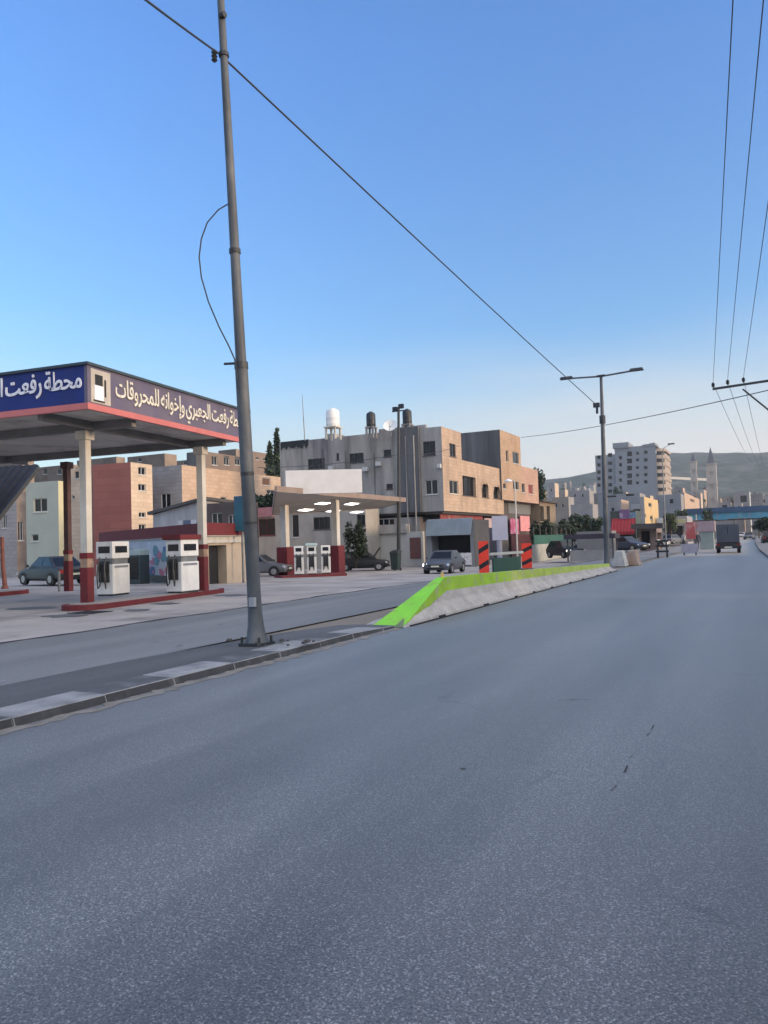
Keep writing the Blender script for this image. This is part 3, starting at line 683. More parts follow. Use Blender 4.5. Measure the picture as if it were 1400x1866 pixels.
mb = MB(); p = on(.75); mb.box(p.x-.0, p.y-.15, p.z-.07, p.x+.1, p.y-.09, p.z+.07); mb.build('access_plate', mat('pale_plate', (.35, .36, .38), .5), t)
mb = MB(); p = base
mb.box(p.x-.2, p.y-.2, p.z-.05, p.x+.2, p.y+.2, p.z+.0)
for sx in (-.16, .16):
    for sy in (-.16, .16): mb.tube([(p.x+sx, p.y+sy, p.z), (p.x+sx, p.y+sy, p.z+.09)], .022, 6)
mb.build('base_plate', M_DSTEEL, t)
for s in (-1, 1):
    q = on(11.35); mb = MB(); mb.tube([q, q+Vector((s*.9, 0, .22)), q+Vector((s*1.5, 0, .25))], [.045, .04, .035], 8); a_ = mb.build('arm', M_POLE, t)
    MB().box(q.x+s*1.75-.36, q.y-.13, q.z+.19, q.x+s*1.75+.36, q.y+.13, q.z+.3).build('lamp_head', M_DSTEEL, a_, bevel=.02)
mb = MB(); q = on(4.45); mb.tube([q, q+Vector((-.25, -.1, 0))], .02, 6); mb.lathe(q+Vector((-.25, -.1, -.05)), [(0, 0), (.045, .0), (.045, .1), (0, .1)], 8); mb.build('bracket', M_DSTEEL, t)
mb = MB(); q = P(400, 100, DP); mb.lathe(q+Vector((-.06, -.05, -.12)), [(.02, 0), (.05, .03), (.03, .06), (.05, .09), (.03, .12), (.05, .15), (.02, .2)], 8); q2 = on(q.z); mb.tube([q2+Vector((0, 0, -.03)), q2+Vector((0, 0, .03))], .08, 10); mb.build('cable_clamp', M_BLACKPL, t)
q3 = on(q.z+.62); MB().tube([q3+Vector((.0, -.03, -.05)), q3+Vector((.1, -.05, -.05))], .05, 8).build('junction_knob', M_BLACKPL, t)
# slack loop of cable tied to the pole
pts = [(415, 372), (398, 382), (378, 405), (367, 435), (363, 468), (367, 505), (380, 550), (400, 597), (417, 630), (428, 655), (432, 690)]
mb = MB(); mb.tube([P(u, v, DP-.02*i) for i, (u, v) in enumerate(pts)], .011, 6); tag(mb.build('loop_cable', M_WIRE, loc=P(415, 372, DP)), 'slack black cable bowing out from the left side of the near lamp pole', 'cable')
# pebbles and broken kerb pieces at the foot
random.seed(5); mb = MB()
for k in range(12):
    x, y = base.x+random.uniform(-.55, .9), base.y+random.uniform(-.35, .35); r = random.uniform(.02, .06)
    mb.lathe((x, y, .11), [(0, 0), (r, r*.3), (r*.8, r*.8), (0, r)], 6)
tag(mb.build('rubble', mat('rubble_dark', (.07, .065, .065), .95, .4, 6), loc=base), kind='stuff', label='small broken stones round the foot of the near lamp pole', cat='rubble')

# ================================================================== FAR LAMP
lb = Vector((-7.35, 40.5, 0)); lb = PX(1107, 1030, -7.3); lb.z = 0
DL = (lb-CAM).dot(-(ROT @ Vector((0, 0, 1))))
lt = P(1095.5, 684, DL)
t = thing('street_lamp', 'far grey lamp post with two level arms at the end of the green topped barrier', 'street lamp', lb, 0, 'double armed street lamps on the central reservation')
mb = MB(); mb.tube([lb, lb+(lt-lb)*.04, lb+(lt-lb)*.3, lb+(lt-lb)*.7, lt], [.2, .14, .125, .1, .07], 12); mb.build('shaft', M_POLE, t, smooth=True)
for u, v in ((1030, 694), (1158, 678)):
    s = -1 if u < 1095 else 1
    q = lt+Vector((s*1.72, 0, .05)); mb = MB(); mb.tube([lt+Vector((0, 0, -.05)), q], .045, 8); a_ = mb.build('arm', M_POLE, t)
    MB().hexa([(q.x-.33, q.y-.16, q.z-.03), (q.x+.33, q.y-.16, q.z-.03), (q.x+.33, q.y+.16, q.z-.03), (q.x-.33, q.y+.16, q.z-.03), (q.x-.28, q.y-.11, q.z+.09), (q.x+.28, q.y-.11, q.z+.09), (q.x+.28, q.y+.11, q.z+.09), (q.x-.28, q.y+.11, q.z+.09)]).build('lamp_head', M_DSTEEL, a_)
mb = MB(); mb.box(lt.x-.2, lt.y-.08, lt.z-.06, lt.x+.2, lt.y+.08, lt.z+.02)
q = lb+(lt-lb)*.845; mb.box(q.x-.42, q.y-.1, q.z-.08, q.x-.12, q.y+.1, q.z+.14); mb.box(q.x-.3, q.y-.06, q.z-.4, q.x-.2, q.y+.06, q.z)
q = lb+(lt-lb)*.77; mb.tube([q-Vector((0, 0, .2)), q+Vector((0, 0, .2))], .15, 10); mb.build('clamp_box', M_DSTEEL, t)
# cables
def sag(a, b, s, n=24): return [a.lerp(b, i/n)-Vector((0, 0, s*4*(i/n)*(1-i/n))) for i in range(n+1)]
attach = P(400, 98, DP); far_at = P(1090, 740, DL)
mb = MB(); mb.tube(sag(attach, far_at, .05), .017, 6); tag(mb.build('overhead_cable', M_WIRE, loc=attach), 'thick black cable running from the near lamp pole down to the far lamp post', 'cable', 'overhead street cables')
back = attach+(attach-P(280, 0, DP-2.2))*-4.0
mb = MB(); mb.tube(sag(attach, back, .1), .017, 6); tag(mb.build('overhead_cable', M_WIRE, loc=attach), 'black cable leaving the near lamp pole towards the upper left corner', 'cable', 'overhead street cables')

# ================================================================== NEW JERSEY BARRIER with green painted top
M_BARC = mat('barrier_concrete', (.36, .34, .325), .9, .18, 1.2, .35, 20, fine=.12, fscale=10, stain=((.2, .19, .18), 2.2, .45, .6))
M_GRN = mat('neon_green_paint', (.23, .62, .02), .55, .08, 2, .1, 30, stain=((.26, .36, .06), 3, .6, 1))
M_GRND = mat('worn_green_paint', (.26, .44, .02), .7, .18, 2, .2, 30, stain=((.27, .28, .2), 4, .75, .7))
M_GRN2 = mat('yellow_green_paint', (.33, .43, .06), .75, .2, 2, .2, 30, stain=((.3, .3, .24), 3.5, .75, .7))
y0 = 13.0; pr = PX(805, 1052, -6.55); yr = pr.y; hr = pr.z
Ye = 35.6
def hb(y): return hr+(.34-hr)*((y-yr)/(Ye-yr))**1.1 if y > yr else hr*(y-y0)/(yr-y0)
t = thing('jersey_barrier', 'long grey concrete barrier with a neon green sloping nose and worn green top', 'barrier', (-6.5, y0, 0))
secs = [yr+(Ye-yr)*i/16 for i in range(17)]
def prof(y):
    h = hb(y); k = h/hr if y > yr else 1
    # outer (road) side points from base to top, then inner side
    return [(-6.13, 0), (-6.15, .07), (-6.36, .30*h/.8), (-6.44, .62*h), (-6.48, h), (-6.66, h), (-6.74, .62*h), (-6.82, .30*h/.8), (-7.02, .07), (-7.04, 0)]
mb = MB(); mg = MB()
for ya, yb in zip(secs, secs[1:]):
    A_, B_ = prof(ya), prof(yb)
    for i in (0, 1, 2, 6, 7, 8): mb.quad((A_[i][0], ya, A_[i][1]), (B_[i][0], yb, B_[i][1]), (B_[i+1][0], yb, B_[i+1][1]), (A_[i+1][0], ya, A_[i+1][1]))
    mg.m = 0 if ya < yr+4.5 else 1
    for i in (3, 4, 5): mg.quad((A_[i][0], ya, A_[i][1]), (B_[i][0], yb, B_[i][1]), (B_[i+1][0], yb, B_[i+1][1]), (A_[i+1][0], ya, A_[i+1][1]))
# ramp part: concrete flank and flat green slope
N_ = 6
def rprof(f):
    y = y0+(yr-y0)*f; h = max(.012, hr*f); A_ = prof(yr)
    # flattened nose: sides pulled towards a wedge
    out = []
    for i, (x, z) in enumerate(A_): out.append((x if f > .02 else x, min(z, h) if i not in (4, 5) else h))
    return y, [(x*(f)+(1-f)*(-6.17 if x > -6.57 else -6.84) if i in (3, 4, 5, 6) else x, z*(f if i in (3, 6) else 1) if i in (3, 6) else z) for i, (x, z) in enumerate(out)]
rp = [rprof(i/N_) for i in range(N_+1)]
for (ya, A_), (yb, B_) in zip(rp, rp[1:]):
    for i in (0, 1, 2, 6, 7, 8): mb.quad((A_[i][0], ya, A_[i][1]), (B_[i][0], yb, B_[i][1]), (B_[i+1][0], yb, B_[i+1][1]), (A_[i+1][0], ya, A_[i+1][1]))
    mg.m = 0
    for i in (3,): mg.quad((A_[i][0], ya, A_[i][1]), (B_[i][0], yb, B_[i][1]), (B_[i+1][0], yb, B_[i+1][1]), (A_[i+1][0], ya, A_[i+1][1]))
    mg.m = 2
    for i in (4, 5): mg.quad((A_[i][0], ya, A_[i][1]), (B_[i][0], yb, B_[i][1]), (B_[i+1][0], yb, B_[i+1][1]), (A_[i+1][0], ya, A_[i+1][1]))
A_ = prof(Ye); mb.face([(x, Ye, z) for x, z in A_])
mb.build('concrete', M_BARC, t); mg.build('painted_top', [M_GRND, M_GRN2, M_GRN], t)
mb = MB(); mb.box(-7.0, y0+.25, .0, -6.1, Ye, .025)
for k in range(9): yy = 15+k*2.3+random.uniform(-.5, .5); mb.box(-6.2, yy, .0, -6.105, yy+random.uniform(.12, .3), .06)
mb.build('footing', M_DARK, t)
g = PX(806, 1051, -6.57); mb = MB(); mb.tube([g-Vector((0, 0, .03)), g+Vector((0, 0, .09))], .035, 8); mb.build('reflector', mat('amber_reflector', (.8, .5, .15), .3, emit=0), t)

# ================================================================== CARS
M_LAMPON = mat('headlamp_lit', (1, .93, .8), .3, 0, emit=4)
M_TAIL = mat('tail_lens', (.25, .01, .01), .25, .1)
M_PLATE = mat('number_plate', (.6, .58, .45), .5, .05)
def car(label, body, loc, rz, kind='sedan', L=4.4, W=1.76, H=1.45, group=None, lit=False, hood=False, name='parked_car'):
    t = thing(name, label, 'car', (0, 0, 0), 0, group); hw = W/2
    zb, zw = .24, H*.62
    # lower body: sections along y (front = +y)
    prof_ = [(-L/2, .42, zw*.86, .80), (-L/2+.12, .28, zw*.98, .94), (-L*.3, .22, zw, 1.0), (0, .22, zw, 1.0), (L*.2, .22, zw*.985, 1.0), (L*.36, .24, zw*.90, .97), (L/2-.12, .26, zw*.80, .92), (L/2, .38, zw*.70, .76)]
    rings = []
    for y, z0, z1, k in prof_:
        w = hw*k; zm = (z0+z1)*.5
        rings.append([(-w*.9, y, z0), (w*.9, y, z0), (w, y, z0+.12), (w, y, zm+.05), (w*.93, y, z1-.03), (w*.86, y, z1), (-w*.86, y, z1), (-w*.93, y, z1-.03), (-w, y, zm+.05), (-w, y, z0+.12)])
    MB().loft(rings).build('body', body, t, smooth=True)
    if kind == 'sedan': yb0, yb1, yt0, yt1 = -L*.40, L*.235, -L*.20, L*.06
    elif kind == 'hatch': yb0, yb1, yt0, yt1 = -L*.47, L*.26, -L*.36, L*.08
    else: yb0, yb1, yt0, yt1 = -L*.49, L*.33, -L*.47, L*.22
    w0, w1 = hw*.90, hw*.70; zt = H
    bq = [(-w0, yb0, zw-.03), (w0, yb0, zw-.03), (w0, yb1, zw-.03), (-w0, yb1, zw-.03)]; tq = [(-w1, yt0, zt), (w1, yt0, zt), (w1, yt1, zt), (-w1, yt1, zt)]
    mid = [((a[0]*.1+b[0]*.9), (a[1]*.1+b[1]*.9), a[2]*.1+b[2]*.9-.01) for a, b in zip(bq, tq)]
    mb = MB(); mb.loft([bq, mid, tq]); c = mb.build('cabin', body, t, bevel=.03)
    def gl(nm, i, j, x0=.06, x1=.94, z0=.16, z1=.86, parts=1):
        a, b = Vector(bq[i]), Vector(bq[j]); cc, d = Vector(tq[j]), Vector(tq[i]); n = (b-a).cross(d-a).normalized()*.012
        f = lambda s, q: (a.lerp(b, s)).lerp(d.lerp(cc, s), q)+n
        for k in range(parts):
            s0, s1 = x0+(x1-x0)*k/parts+(.012 if k else 0), x0+(x1-x0)*(k+1)/parts-(.012 if k < parts-1 else 0)
            MB().quad(f(s0, z0), f(s1, z0), f(s1, z1), f(s0, z1)).build(nm, M_GLASS, t)
    gl('windscreen', 2, 3); gl('rear_window', 0, 1); gl('side_window', 1, 2, .08, .9, .16, .84, 2); gl('side_window', 3, 0, .1, .92, .16, .84, 2)
    for s in (-1, 1):
        mb = MB(); mb.hexa([(s*hw*.80-.17, L/2-.16, zw*.58), (s*hw*.80+.10, L/2-.22, zw*.58), (s*hw*.80+.10, L/2-.26, zw*.76), (s*hw*.80-.17, L/2-.16, zw*.74), (s*hw*.80-.17, L/2+.0, zw*.58), (s*hw*.80+.1, L/2-.1, zw*.58), (s*hw*.80+.10, L/2-.14, zw*.76), (s*hw*.80-.17, L/2-.03, zw*.74)])
        mb.build('headlight', M_LAMPON if (lit and s == lit) else M_CHROME, t)
        mb = MB(); mb.box(s*hw*.74-.16, -L/2-.012, zw*.66, s*hw*.74+.13, -L/2+.1, zw*.86); mb.build('tail_light', M_TAIL, t)
        mb = MB(); mb.box(s*(hw+.02)-.1*(s < 0), yb1-.32, zw+.02, s*(hw+.02)+.1*(s > 0), yb1-.2, zw+.16); mb.build('wing_mirror', body, t)
        for y in (-L*.31, L*.315):
            x0 = s*(hw-.2); x1 = s*(hw+.01)
            mb = MB(); mb.tube([(x0, y, .31), (x1-s*.03, y, .31), (x1, y, .31)], [.31, .31, .28], 18); w_ = mb.build('wheel', M_TYRE, t, smooth=True)
            mb = MB(); mb.tube([(x1-s*.02, y, .31), (x1+s*.006, y, .31)], [.2, .19], 14); mb.build('rim', M_RIM, w_)
            mb = MB(); ring = [(s*(hw+.004), y+.37*math.cos(a*math.pi/12), .31+.37*math.sin(a*math.pi/12)) for a in range(-3, 16)]
            mb.face(ring); mb.build('wheel_arch', M_BLACKPL, t)
    mb = MB(); mb.box(-hw*.5, L/2-.03, zw*.55, hw*.5, L/2+.012, zw*.66); mb.box(-hw*.62, L/2-.04, .3, hw*.62, L/2+.014, .42); mb.build('grille', M_DARK, t)
    MB().box(-.25, L/2+.002, .44, .25, L/2+.022, .54).build('number_plate', M_PLATE, t)
    MB().box(-.25, -L/2-.02, .5, .25, -L/2-.002, .6).build('number_plate', M_PLATE, t)
    if hood:
        MB().hexa([(-hw*.8, L*.2, zw), (hw*.8, L*.2, zw), (hw*.8, L*.2+.55, zw+.8), (-hw*.8, L*.2+.55, zw+.8), (-hw*.8, L*.2-.04, zw+.03), (hw*.8, L*.2-.04, zw+.03), (hw*.8, L*.2+.52, zw+.84), (-hw*.8, L*.2+.52, zw+.84)]).build('bonnet', body, t)
        MB().box(-hw*.7, L*.22, zw*.8, hw*.7, L*.44, zw*.96).build('engine', M_STEEL, t)
    t.location = loc; t.rotation_euler = (0, 0, rz); return t
def paint(n, c): return mat(n, c, .4, .05, 2, spec=.4)
M_NAVY = paint('navy_car_paint', (.035, .045, .075)); M_BLK = paint('black_car_paint', (.012, .013, .017)); M_SLV = paint('slate_car_paint', (.028, .03, .038)); M_GREYC = paint('grey_car_paint', (.11, .115, .13)); M_WHT = paint('white_car_paint', (.55, .55, .55))
g = G(800, 1046); g = PY(800, 1047, 43.5); g = Vector((g.x, 44.5, gz(g.x, 44.5)))
car('slate grey car driving towards the viewer in the side lane with one headlight lit', paint('slate_grey_paint', (.075, .082, .095)), g, math.pi+rad(6), 'sedan', 4.2, 1.7, 1.4, lit=1, name='car')
g = P(96, 1000, 40); car('dark slate saloon parked side on before the pale green house', M_SLV, (g.x, g.y, gz(g.x, g.y)+.05), TH+rad(70), 'sedan', 4.5, 1.78, 1.45)
g = G(662, 1040); car('black car with its bonnet raised beside the white wall', M_BLK, g, rad(-68), 'hatch', 4.1, 1.7, 1.5, hood=True)
g = P(488, 1000, 50); car('dark car standing behind the near lamp pole by the second station', M_GREYC, (g.x-.8, g.y, gz(g.x, g.y)), rad(-75), 'sedan', 4.4, 1.75, 1.45)
g = P(1030, 1000, 64); car('dark car with one lit headlamp waiting behind the far end of the barrier', M_BLK, (g.x, g.y, -.15), rad(-140), 'hatch', 4.1, 1.7, 1.45, lit=1)
g = P(1142, 990, 78); car('dark blue car parked under the red shop awning', M_NAVY, (g.x, g.y, 0), rad(-120), 'sedan', 4.4, 1.75, 1.45)
g = P(1396, 985, 92); car('dark car parked at the right kerb near the edge of the picture', M_BLK, (g.x+.4, g.y, .0), rad(4), 'hatch', 4.1, 1.7, 1.6)
# van seen from behind
def van(loc):
    t = thing('van', 'dark grey box van driving away up the road', 'van', (0, 0, 0))
    gp = mat('grey_tarp_box', (.075, .08, .1), .75, .15, 1.5)
    MB().box(-.78, -2.3, .78, .78, .9, 2.2).build('cargo_box', gp, t, bevel=.06)
    mb = MB(); mb.box(-.84, -2.4, .42, .84, 2.2, .78); mb.build('chassis', M_BLACKPL, t, bevel=.03)
    mb = MB(); mb.loft([[(-.82, .92, .78), (.82, .92, .78), (.82, 2.25, .78), (-.82, 2.25, .78)], [(-.8, .92, 1.3), (.8, .92, 1.3), (.8, 2.2, 1.25), (-.8, 2.2, 1.25)], [(-.68, .92, 1.95), (.68, .92, 1.95), (.68, 1.7, 1.95), (-.68, 1.7, 1.95)]]); mb.build('cab', gp, t, bevel=.03)
    mb = MB(); mb.box(-.7, -2.312, 1.45, .7, -2.302, 2.0); mb.build('rear_window', M_GLASS, t)
    MB().box(-.9, -2.5, .34, .9, -2.36, .56).build('bumper', M_BLACKPL, t, bevel=.02)
    for s in (-1, 1):
        MB().box(s*.72-.1, -2.43, .58, s*.72+.1, -2.402, .72).build('tail_light', M_TAIL, t)
        MB().box(s*.02+(0 if s > 0 else -.76), -2.316, .84, s*.02+(.76 if s > 0 else 0), -2.304, 2.1).build('rear_door', gp, t)
        for y in (-1.6, 1.5):
            mb = MB(); mb.tube([(s*.6, y, .33), (s*.84, y, .33)], .33, 16); mb.build('wheel', M_TYRE, t, smooth=True)
    MB().box(-.26, -2.52, .38, .26, -2.502, .5).build('number_plate', M_PLATE, t)
    t.location = loc; return t
g = G(1326, 1008); van((g.x, g.y+2.4, 0)).rotation_euler = (0, 0, rad(2))

# ================================================================== CHEVRON PANELS, GREEN BARRIER, SIGN
M_OR = mat('red_orange_board', (.85, .05, .02), .5, .08, 3)
def chevron(px, py, top, d, label):
    b = P(px, py, d); b.z = gz(b.x, b.y)
    h = P(px, top, d).z-b.z; w = 18*d/1400; yaw = rad(14)
    t = thing('hazard_board', label, 'hazard board', b, 0, 'red and black hazard boards')
    ux_ = Vector((math.cos(yaw), math.sin(yaw), 0)); n_ = Vector((math.sin(yaw), -math.cos(yaw), 0)); z_ = Vector((0, 0, 1))
    def q(a, c, f): return b+ux_*(a*w/2)+z_*c+n_*f
    z0 = .12; H_ = h
    MB().hexa([q(-1, z0, 0), q(-1, z0, .05), q(1, z0, .05), q(1, z0, 0), q(-1, H_, 0), q(-1, H_, .05), q(1, H_, .05), q(1, H_, 0)]).build('board', M_OR, t)
    mb = MB(); n = 2; st = (H_-z0)/n
    for k in range(n):
        c0 = z0+st*k+st*.1
        mb.quad(q(-1, c0+st*.08, .054), q(1, c0+st*.44, .054), q(1, min(H_, c0+st*.76), .054), q(-1, c0+st*.38, .054))
    mb.build('black_bands', M_DARK, t)
    mb = MB(); mb.tube([q(0, 0, -.04), q(0, H_, -.04)], .03, 6); mb.box(b.x-.3, b.y-.2, b.z-.01, b.x+.3, b.y+.2, b.z+.1); mb.build('stand', M_BLACKPL, t)
    return t
c1d, c2d = 37.5, 42
chevron(883, 1045, 986, c1d, 'red and black striped hazard board standing left of the low green panel')
chevron(961, 1035, 990, c2d, 'red and black striped hazard board standing right of the low green panel')
GPN = mat('dark_green_panel', (.012, .06, .04), .6, .15, 2)
a = P(898, 1040, 38.5); b = P(948, 1032, 41); a.z = gz(a.x, a.y); b.z = gz(b.x, b.y)
t = thing('site_barrier', 'low dark green panel with a pale top rail between the two hazard boards', 'barrier', a)
panel(MB(), a, b, (0, (b-a).length, a.z+.05, a.z+.8), 0, .06).build('panel', GPN, t)
panel(MB(), a, b, (-.35, (b-a).length+.3, a.z+.95, a.z+1.08), -.02, .1).build('rail', mat('pale_rail', (.4, .42, .4), .5), t)
for k in (0, 1):
    q = a.lerp(b, k); MB().tube([(q.x, q.y+.05, a.z), (q.x, q.y+.05, a.z+1.0)], .04, 8).build('post', M_STEEL, t)
# grey back of a traffic sign
b = P(911, 1012, 44); b.z = gz(b.x, b.y); tp = P(911, 940, 44)
t = thing('road_sign', 'pale grey blank back of a road sign on a thick post behind the green barrier', 'sign', b)
yaw = rad(20); ux_ = Vector((math.cos(yaw), math.sin(yaw), 0))
A2 = b-ux_*.5; B2 = b+ux_*.5
r = pxrect(A2, B2, (896, 941, 926, 984)); panel(MB(), A2, B2, r, .1, .06).build('plate', mat('sign_back', (.42, .42, .5), .5, .08, 3), t, bevel=.015)
mb = MB(); mb.tube([b, Vector((b.x, b.y, r[2]+.4))], .16, 10); mb.build('post', mat('mauve_post', (.3, .29, .34), .6), t)
# little street light with dish
b = P(943, 1000, 56); b.z = gz(b.x, b.y); tp = P(935, 876, 56)
t = thing('small_lamp_post', 'slim pale lamp post with a short drooping arm before the tan building', 'lamp post', b)
mb = MB(); mb.tube([b, Vector((b.x, b.y, tp.z-.6)), tp+Vector((.1, 0, .0)), tp+Vector((-.2, 0, .12))], [.06, .05, .04, .03], 8); mb.build('pole', M_CREAM, t)
mb = MB(); mb.lathe(tp+Vector((-.35, 0, -.05)), [(.02, .22), (.26, .1), (.3, 0), (.0, -.02)], 12); mb.build('lamp_shade', M_WHITE, t)

# ================================================================== THREE STOREY CONCRETE BUILDING
XF = -24.8; YF = 61.3
xl = PY(510, 822, YF).x; ya = PX(840, 790, XF).y; yb = PX(916, 854, XF).y
zt = PX(808, 778, XF).z; zo_ = PX(812, 931, XF).z
lowz = PX(880, 847, XF).z
fw = [(0, (771, 805, 794, 829)), (0, (775, 875, 798, 900), dict(fm=M_FRAME, mull=1)), (0, (699, 820, 713, 832), dict(mull=0)), (0, (704, 882, 716, 891), dict(mull=0)), (0, (637, 827, 663, 842), dict(mull=2, fm=M_DFRAME)), (0, (561, 837, 592, 853), dict(mull=2, fm=M_DFRAME)), (0, (613, 826, 618, 838), dict(mull=0))]
sw = [(1, (819, 807, 831, 833), dict(mull=1)), (1, (819, 874, 836, 901), dict(mull=1, fm=M_CREAM))]
t1 = building('apartment_block', 'three storey bare concrete block with tan street front and water tanks on the roof', 'building', [(xl, YF), (XF, YF), (XF, ya), (xl, ya+9)], zo_, zt, fw+sw, M_CONC, M_CONCD, .6, wm2=M_TAN, wkw=dict(fm=M_DFRAME))
# lower wing carries on along the street
mb = MB(); A, B = (XF, ya), (XF, yb)
ops = [pxrect(A, B, (842, 866, 868, 905)), pxrect(A, B, (878, 881, 891, 907)), pxrect(A, B, (899, 886, 912, 909))]
pt = wallface(mb, A, B, zo_, lowz, ops, .35)
mb.m = 1; wallface(mb, (xl, yb), (xl, ya+9), zo_, lowz, []); wallface(mb, B, (xl, yb), zo_, lowz, [])
mb.quad((XF, ya, zo_), (XF, yb, zo_), (xl, yb, zo_), (xl, ya, zo_)); mb.quad((XF-.3, ya, lowz-.6), (XF-.3, yb, lowz-.6), (xl, yb, lowz-.6), (xl, ya, lowz-.6))
mb.m = 0; mb.quad((XF, ya, lowz), (XF, yb, lowz), (XF-.3, yb, lowz), (XF-.3, ya, lowz)); mb.quad((XF-.3, ya, lowz), (XF-.3, yb, lowz), (XF-.3, yb, lowz-.6), (XF-.3, ya, lowz-.6))
mb.build('low_wing', [M_TAN, M_CONC], t1)
for i, o in enumerate(ops):
    w = window(t1, pt, o, .35, mull=1 if i else 2, fm=M_DFRAME)
    if i:   # arched head
        m2 = MB(); r = (o[1]-o[0])/2; cu = (o[0]+o[1])/2; k = 8
        for s in range(k):
            a0, a1 = math.pi*s/k, math.pi*(s+1)/k
            f = lambda a_, rr: pt(cu+rr*math.cos(a_), o[3]-r*.5+rr*.75*math.sin(a_), -.03)
            m2.quad(f(a0, r*.95), f(a0, r*1.18), f(a1, r*1.18), f(a1, r*.95))
        m2.build('arch_trim', M_TAN, w)
# slab edge / dark beam under the upper floors, ground floor set back
mb = MB(); mb.box(xl+.3, YF+.25, zo_-.2, XF-.25, yb-.3, zo_-.01); mb.build('beam', M_DFRAME, t1)
GF = building('ground_floor', 'x', 'x', rect(xl, YF+.15, XF-2.4, yb-.2), -.7, zo_-.4, [(0, (678, 930, 719, 962), dict(fm=M_FRAME, mull=3))], M_CONC, M_CONCD, .05, roof=False, wm2=mat('overhang_shade_wall', (.09, .08, .078), .85, .3, 1))  # street side wall colour carries the shade under the overhang
for ch in list(GF.children):
    if ch.name.startswith('wall'): ch.name = 'ground_floor'
    for q in [ch]: q.parent = t1; 
    for v in ch.data.vertices: v.co += Vector(GF.location)-Vector(t1.location)
    for gch in ch.children:
        for v in gch.data.vertices: v.co += Vector(GF.location)-Vector(t1.location)
bpy.data.objects.remove(GF)
# stained stair shaft, drain pipes, white painted plinth wall, red door
A, B = (xl, YF), (XF, YF)
r = pxrect(A, B, (729, 788, 772, 1000)); panel(MB(), A, B, (r[0], r[1], zo_, zt+.15), .0, .35).build('stair_shaft', M_CONCD, t1)
for px in (742, 757): q = PY(px, 900, YF-.42); MB().tube([(q.x, q.y, -.5), (q.x, q.y, zt-.6)], .06, 8).build('drain_pipe', M_CONC, t1)
PLA = mat('pale_plaster', (.42, .42, .40), .85, .15, .8, .2, 20, streak=.3, stain=((.25, .24, .23), .8, .6, .3))
r = pxrect(A, B, (668, 972, 775, 1040)); panel(MB(), A, B, (r[0], r[1], -.7, r[3]), -.1, .7).build('plastered_base', PLA, t1)
r = pxrect((xl, YF-.6), (XF, YF-.6), (747, 980, 768, 1018)); panel(MB(), (xl, YF-.6), (XF, YF-.6), r, .005, .05).build('metal_shutter', mat('brown_red_metal', (.13, .05, .045), .6, .15, 2), t1)
r = pxrect(A, B, (672, 958, 748, 971)); panel(MB(), A, B, (r[0], r[1], r[2], r[3]), .1, .75).build('ledge', M_CONC, t1)
# air conditioners, wall cables, tarpaulin and rubble on the roof edge
A, B = (xl, YF), (XF, YF)
for rr in ((688, 842, 697, 849), (664, 852, 673, 859), (800, 846, 806, 853), (602, 850, 610, 857)):
    r = pxrect(A, B, rr); panel(MB(), A, B, r, .12, .32).build('air_conditioner', M_FRAME, t1, bevel=.02)
for px in (590, 632, 684): q = PY(px, 900, YF-.06); MB().tube([(q.x, q.y, zo_+.1), (q.x, q.y, zt-random.uniform(.3, 2.5))], .035, 6).build('wall_pipe', M_CONCD, t1)
random.seed(77); mb = MB(); q0_, q1_ = PY(512, 820, YF-.05), PY(562, 812, YF-.05); prev = None
for k in range(15):
    x = q0_.x+(q1_.x-q0_.x)*k/14; zz = zt-.35-random.uniform(0, .5); cur = ((x, YF-.06-.05*(k % 2), zz), (x, YF-.05, zt+.06), (x, YF+.9, zt+.05))
    if prev: mb.quad(prev[0], cur[0], cur[1], prev[1]); mb.quad(prev[1], cur[1], cur[2], prev[2])
    prev = cur
mb.build('tarpaulin', M_DARK, t1)
a_, b_ = PY(690, 780, YF).x, PY(776, 780, YF).x; MB().box(a_, YF+.0, zt-.005, b_, YF+.35, zt+.3).build('parapet_step', M_CONC, t1)
for k, (pxa, pxb, h_) in enumerate(((575, 590, .7), (640, 655, .5), (768, 785, .35))): xa, xb__ = PY(pxa, 780, YF).x, PY(pxb, 780, YF).x; MB().box(xa, YF+2+k, zt-.6, xb__, YF+4+k, zt+h_).build('roof_hatch', M_CONC, t1)
# roof: upstand, tanks, dish, mast
def tank(px, top, bot, label, m, wpx, stand=0, d=68, lbl2=None):
    b = P(px, bot, d); z1 = P(px, top, d).z; r = wpx*d/1400/2; zb = zt-.62
    t = thing('water_tank', label, 'water tank', (b.x, b.y, zb), 0, 'roof water tanks')
    h = z1-b.z
    mb = MB(); mb.lathe((b.x, b.y, b.z), [(0, 0), (r, .02), (r, h*.12), (r*1.03, h*.14), (r, h*.17), (r, h*.42), (r*1.03, h*.45), (r, h*.48), (r, h*.78), (r*.85, h*.9), (r*.4, h*.97), (r*.35, h), (0, h)], 18); mb.build('tank', m, t, smooth=True)
    mb = MB()
    for sx in (-1, 1):
        for sy in (-1, 1): mb.box(b.x+sx*r*.75-.08, b.y+sy*r*.75-.08, zb, b.x+sx*r*.75+.08, b.y+sy*r*.75+.08, b.z-.1)
    mb.box(b.x-r*1.02, b.y-r*1.02, b.z-.1, b.x+r*1.02, b.y+r*1.02, b.z); mb.build('stand', M_CONC if not stand else M_CREAM, t)
    return t
tank(607, 744, 778, 'tall white ribbed water tank on a pale stand, leftmost on the concrete roof', M_WHITE, 25, 1)
tank(676.5, 750, 778, 'small black water tank alone in the middle of the concrete roof', M_BLACKPL, 17)
tank(742.5, 745, 773, 'black water tank beside the dark roof pole', M_BLACKPL, 17)
b = P(711, 775, 67); t = thing('satellite_dish', 'white satellite dish on the concrete roof between the two black tanks', 'satellite dish', (b.x, b.y, zt-.6))
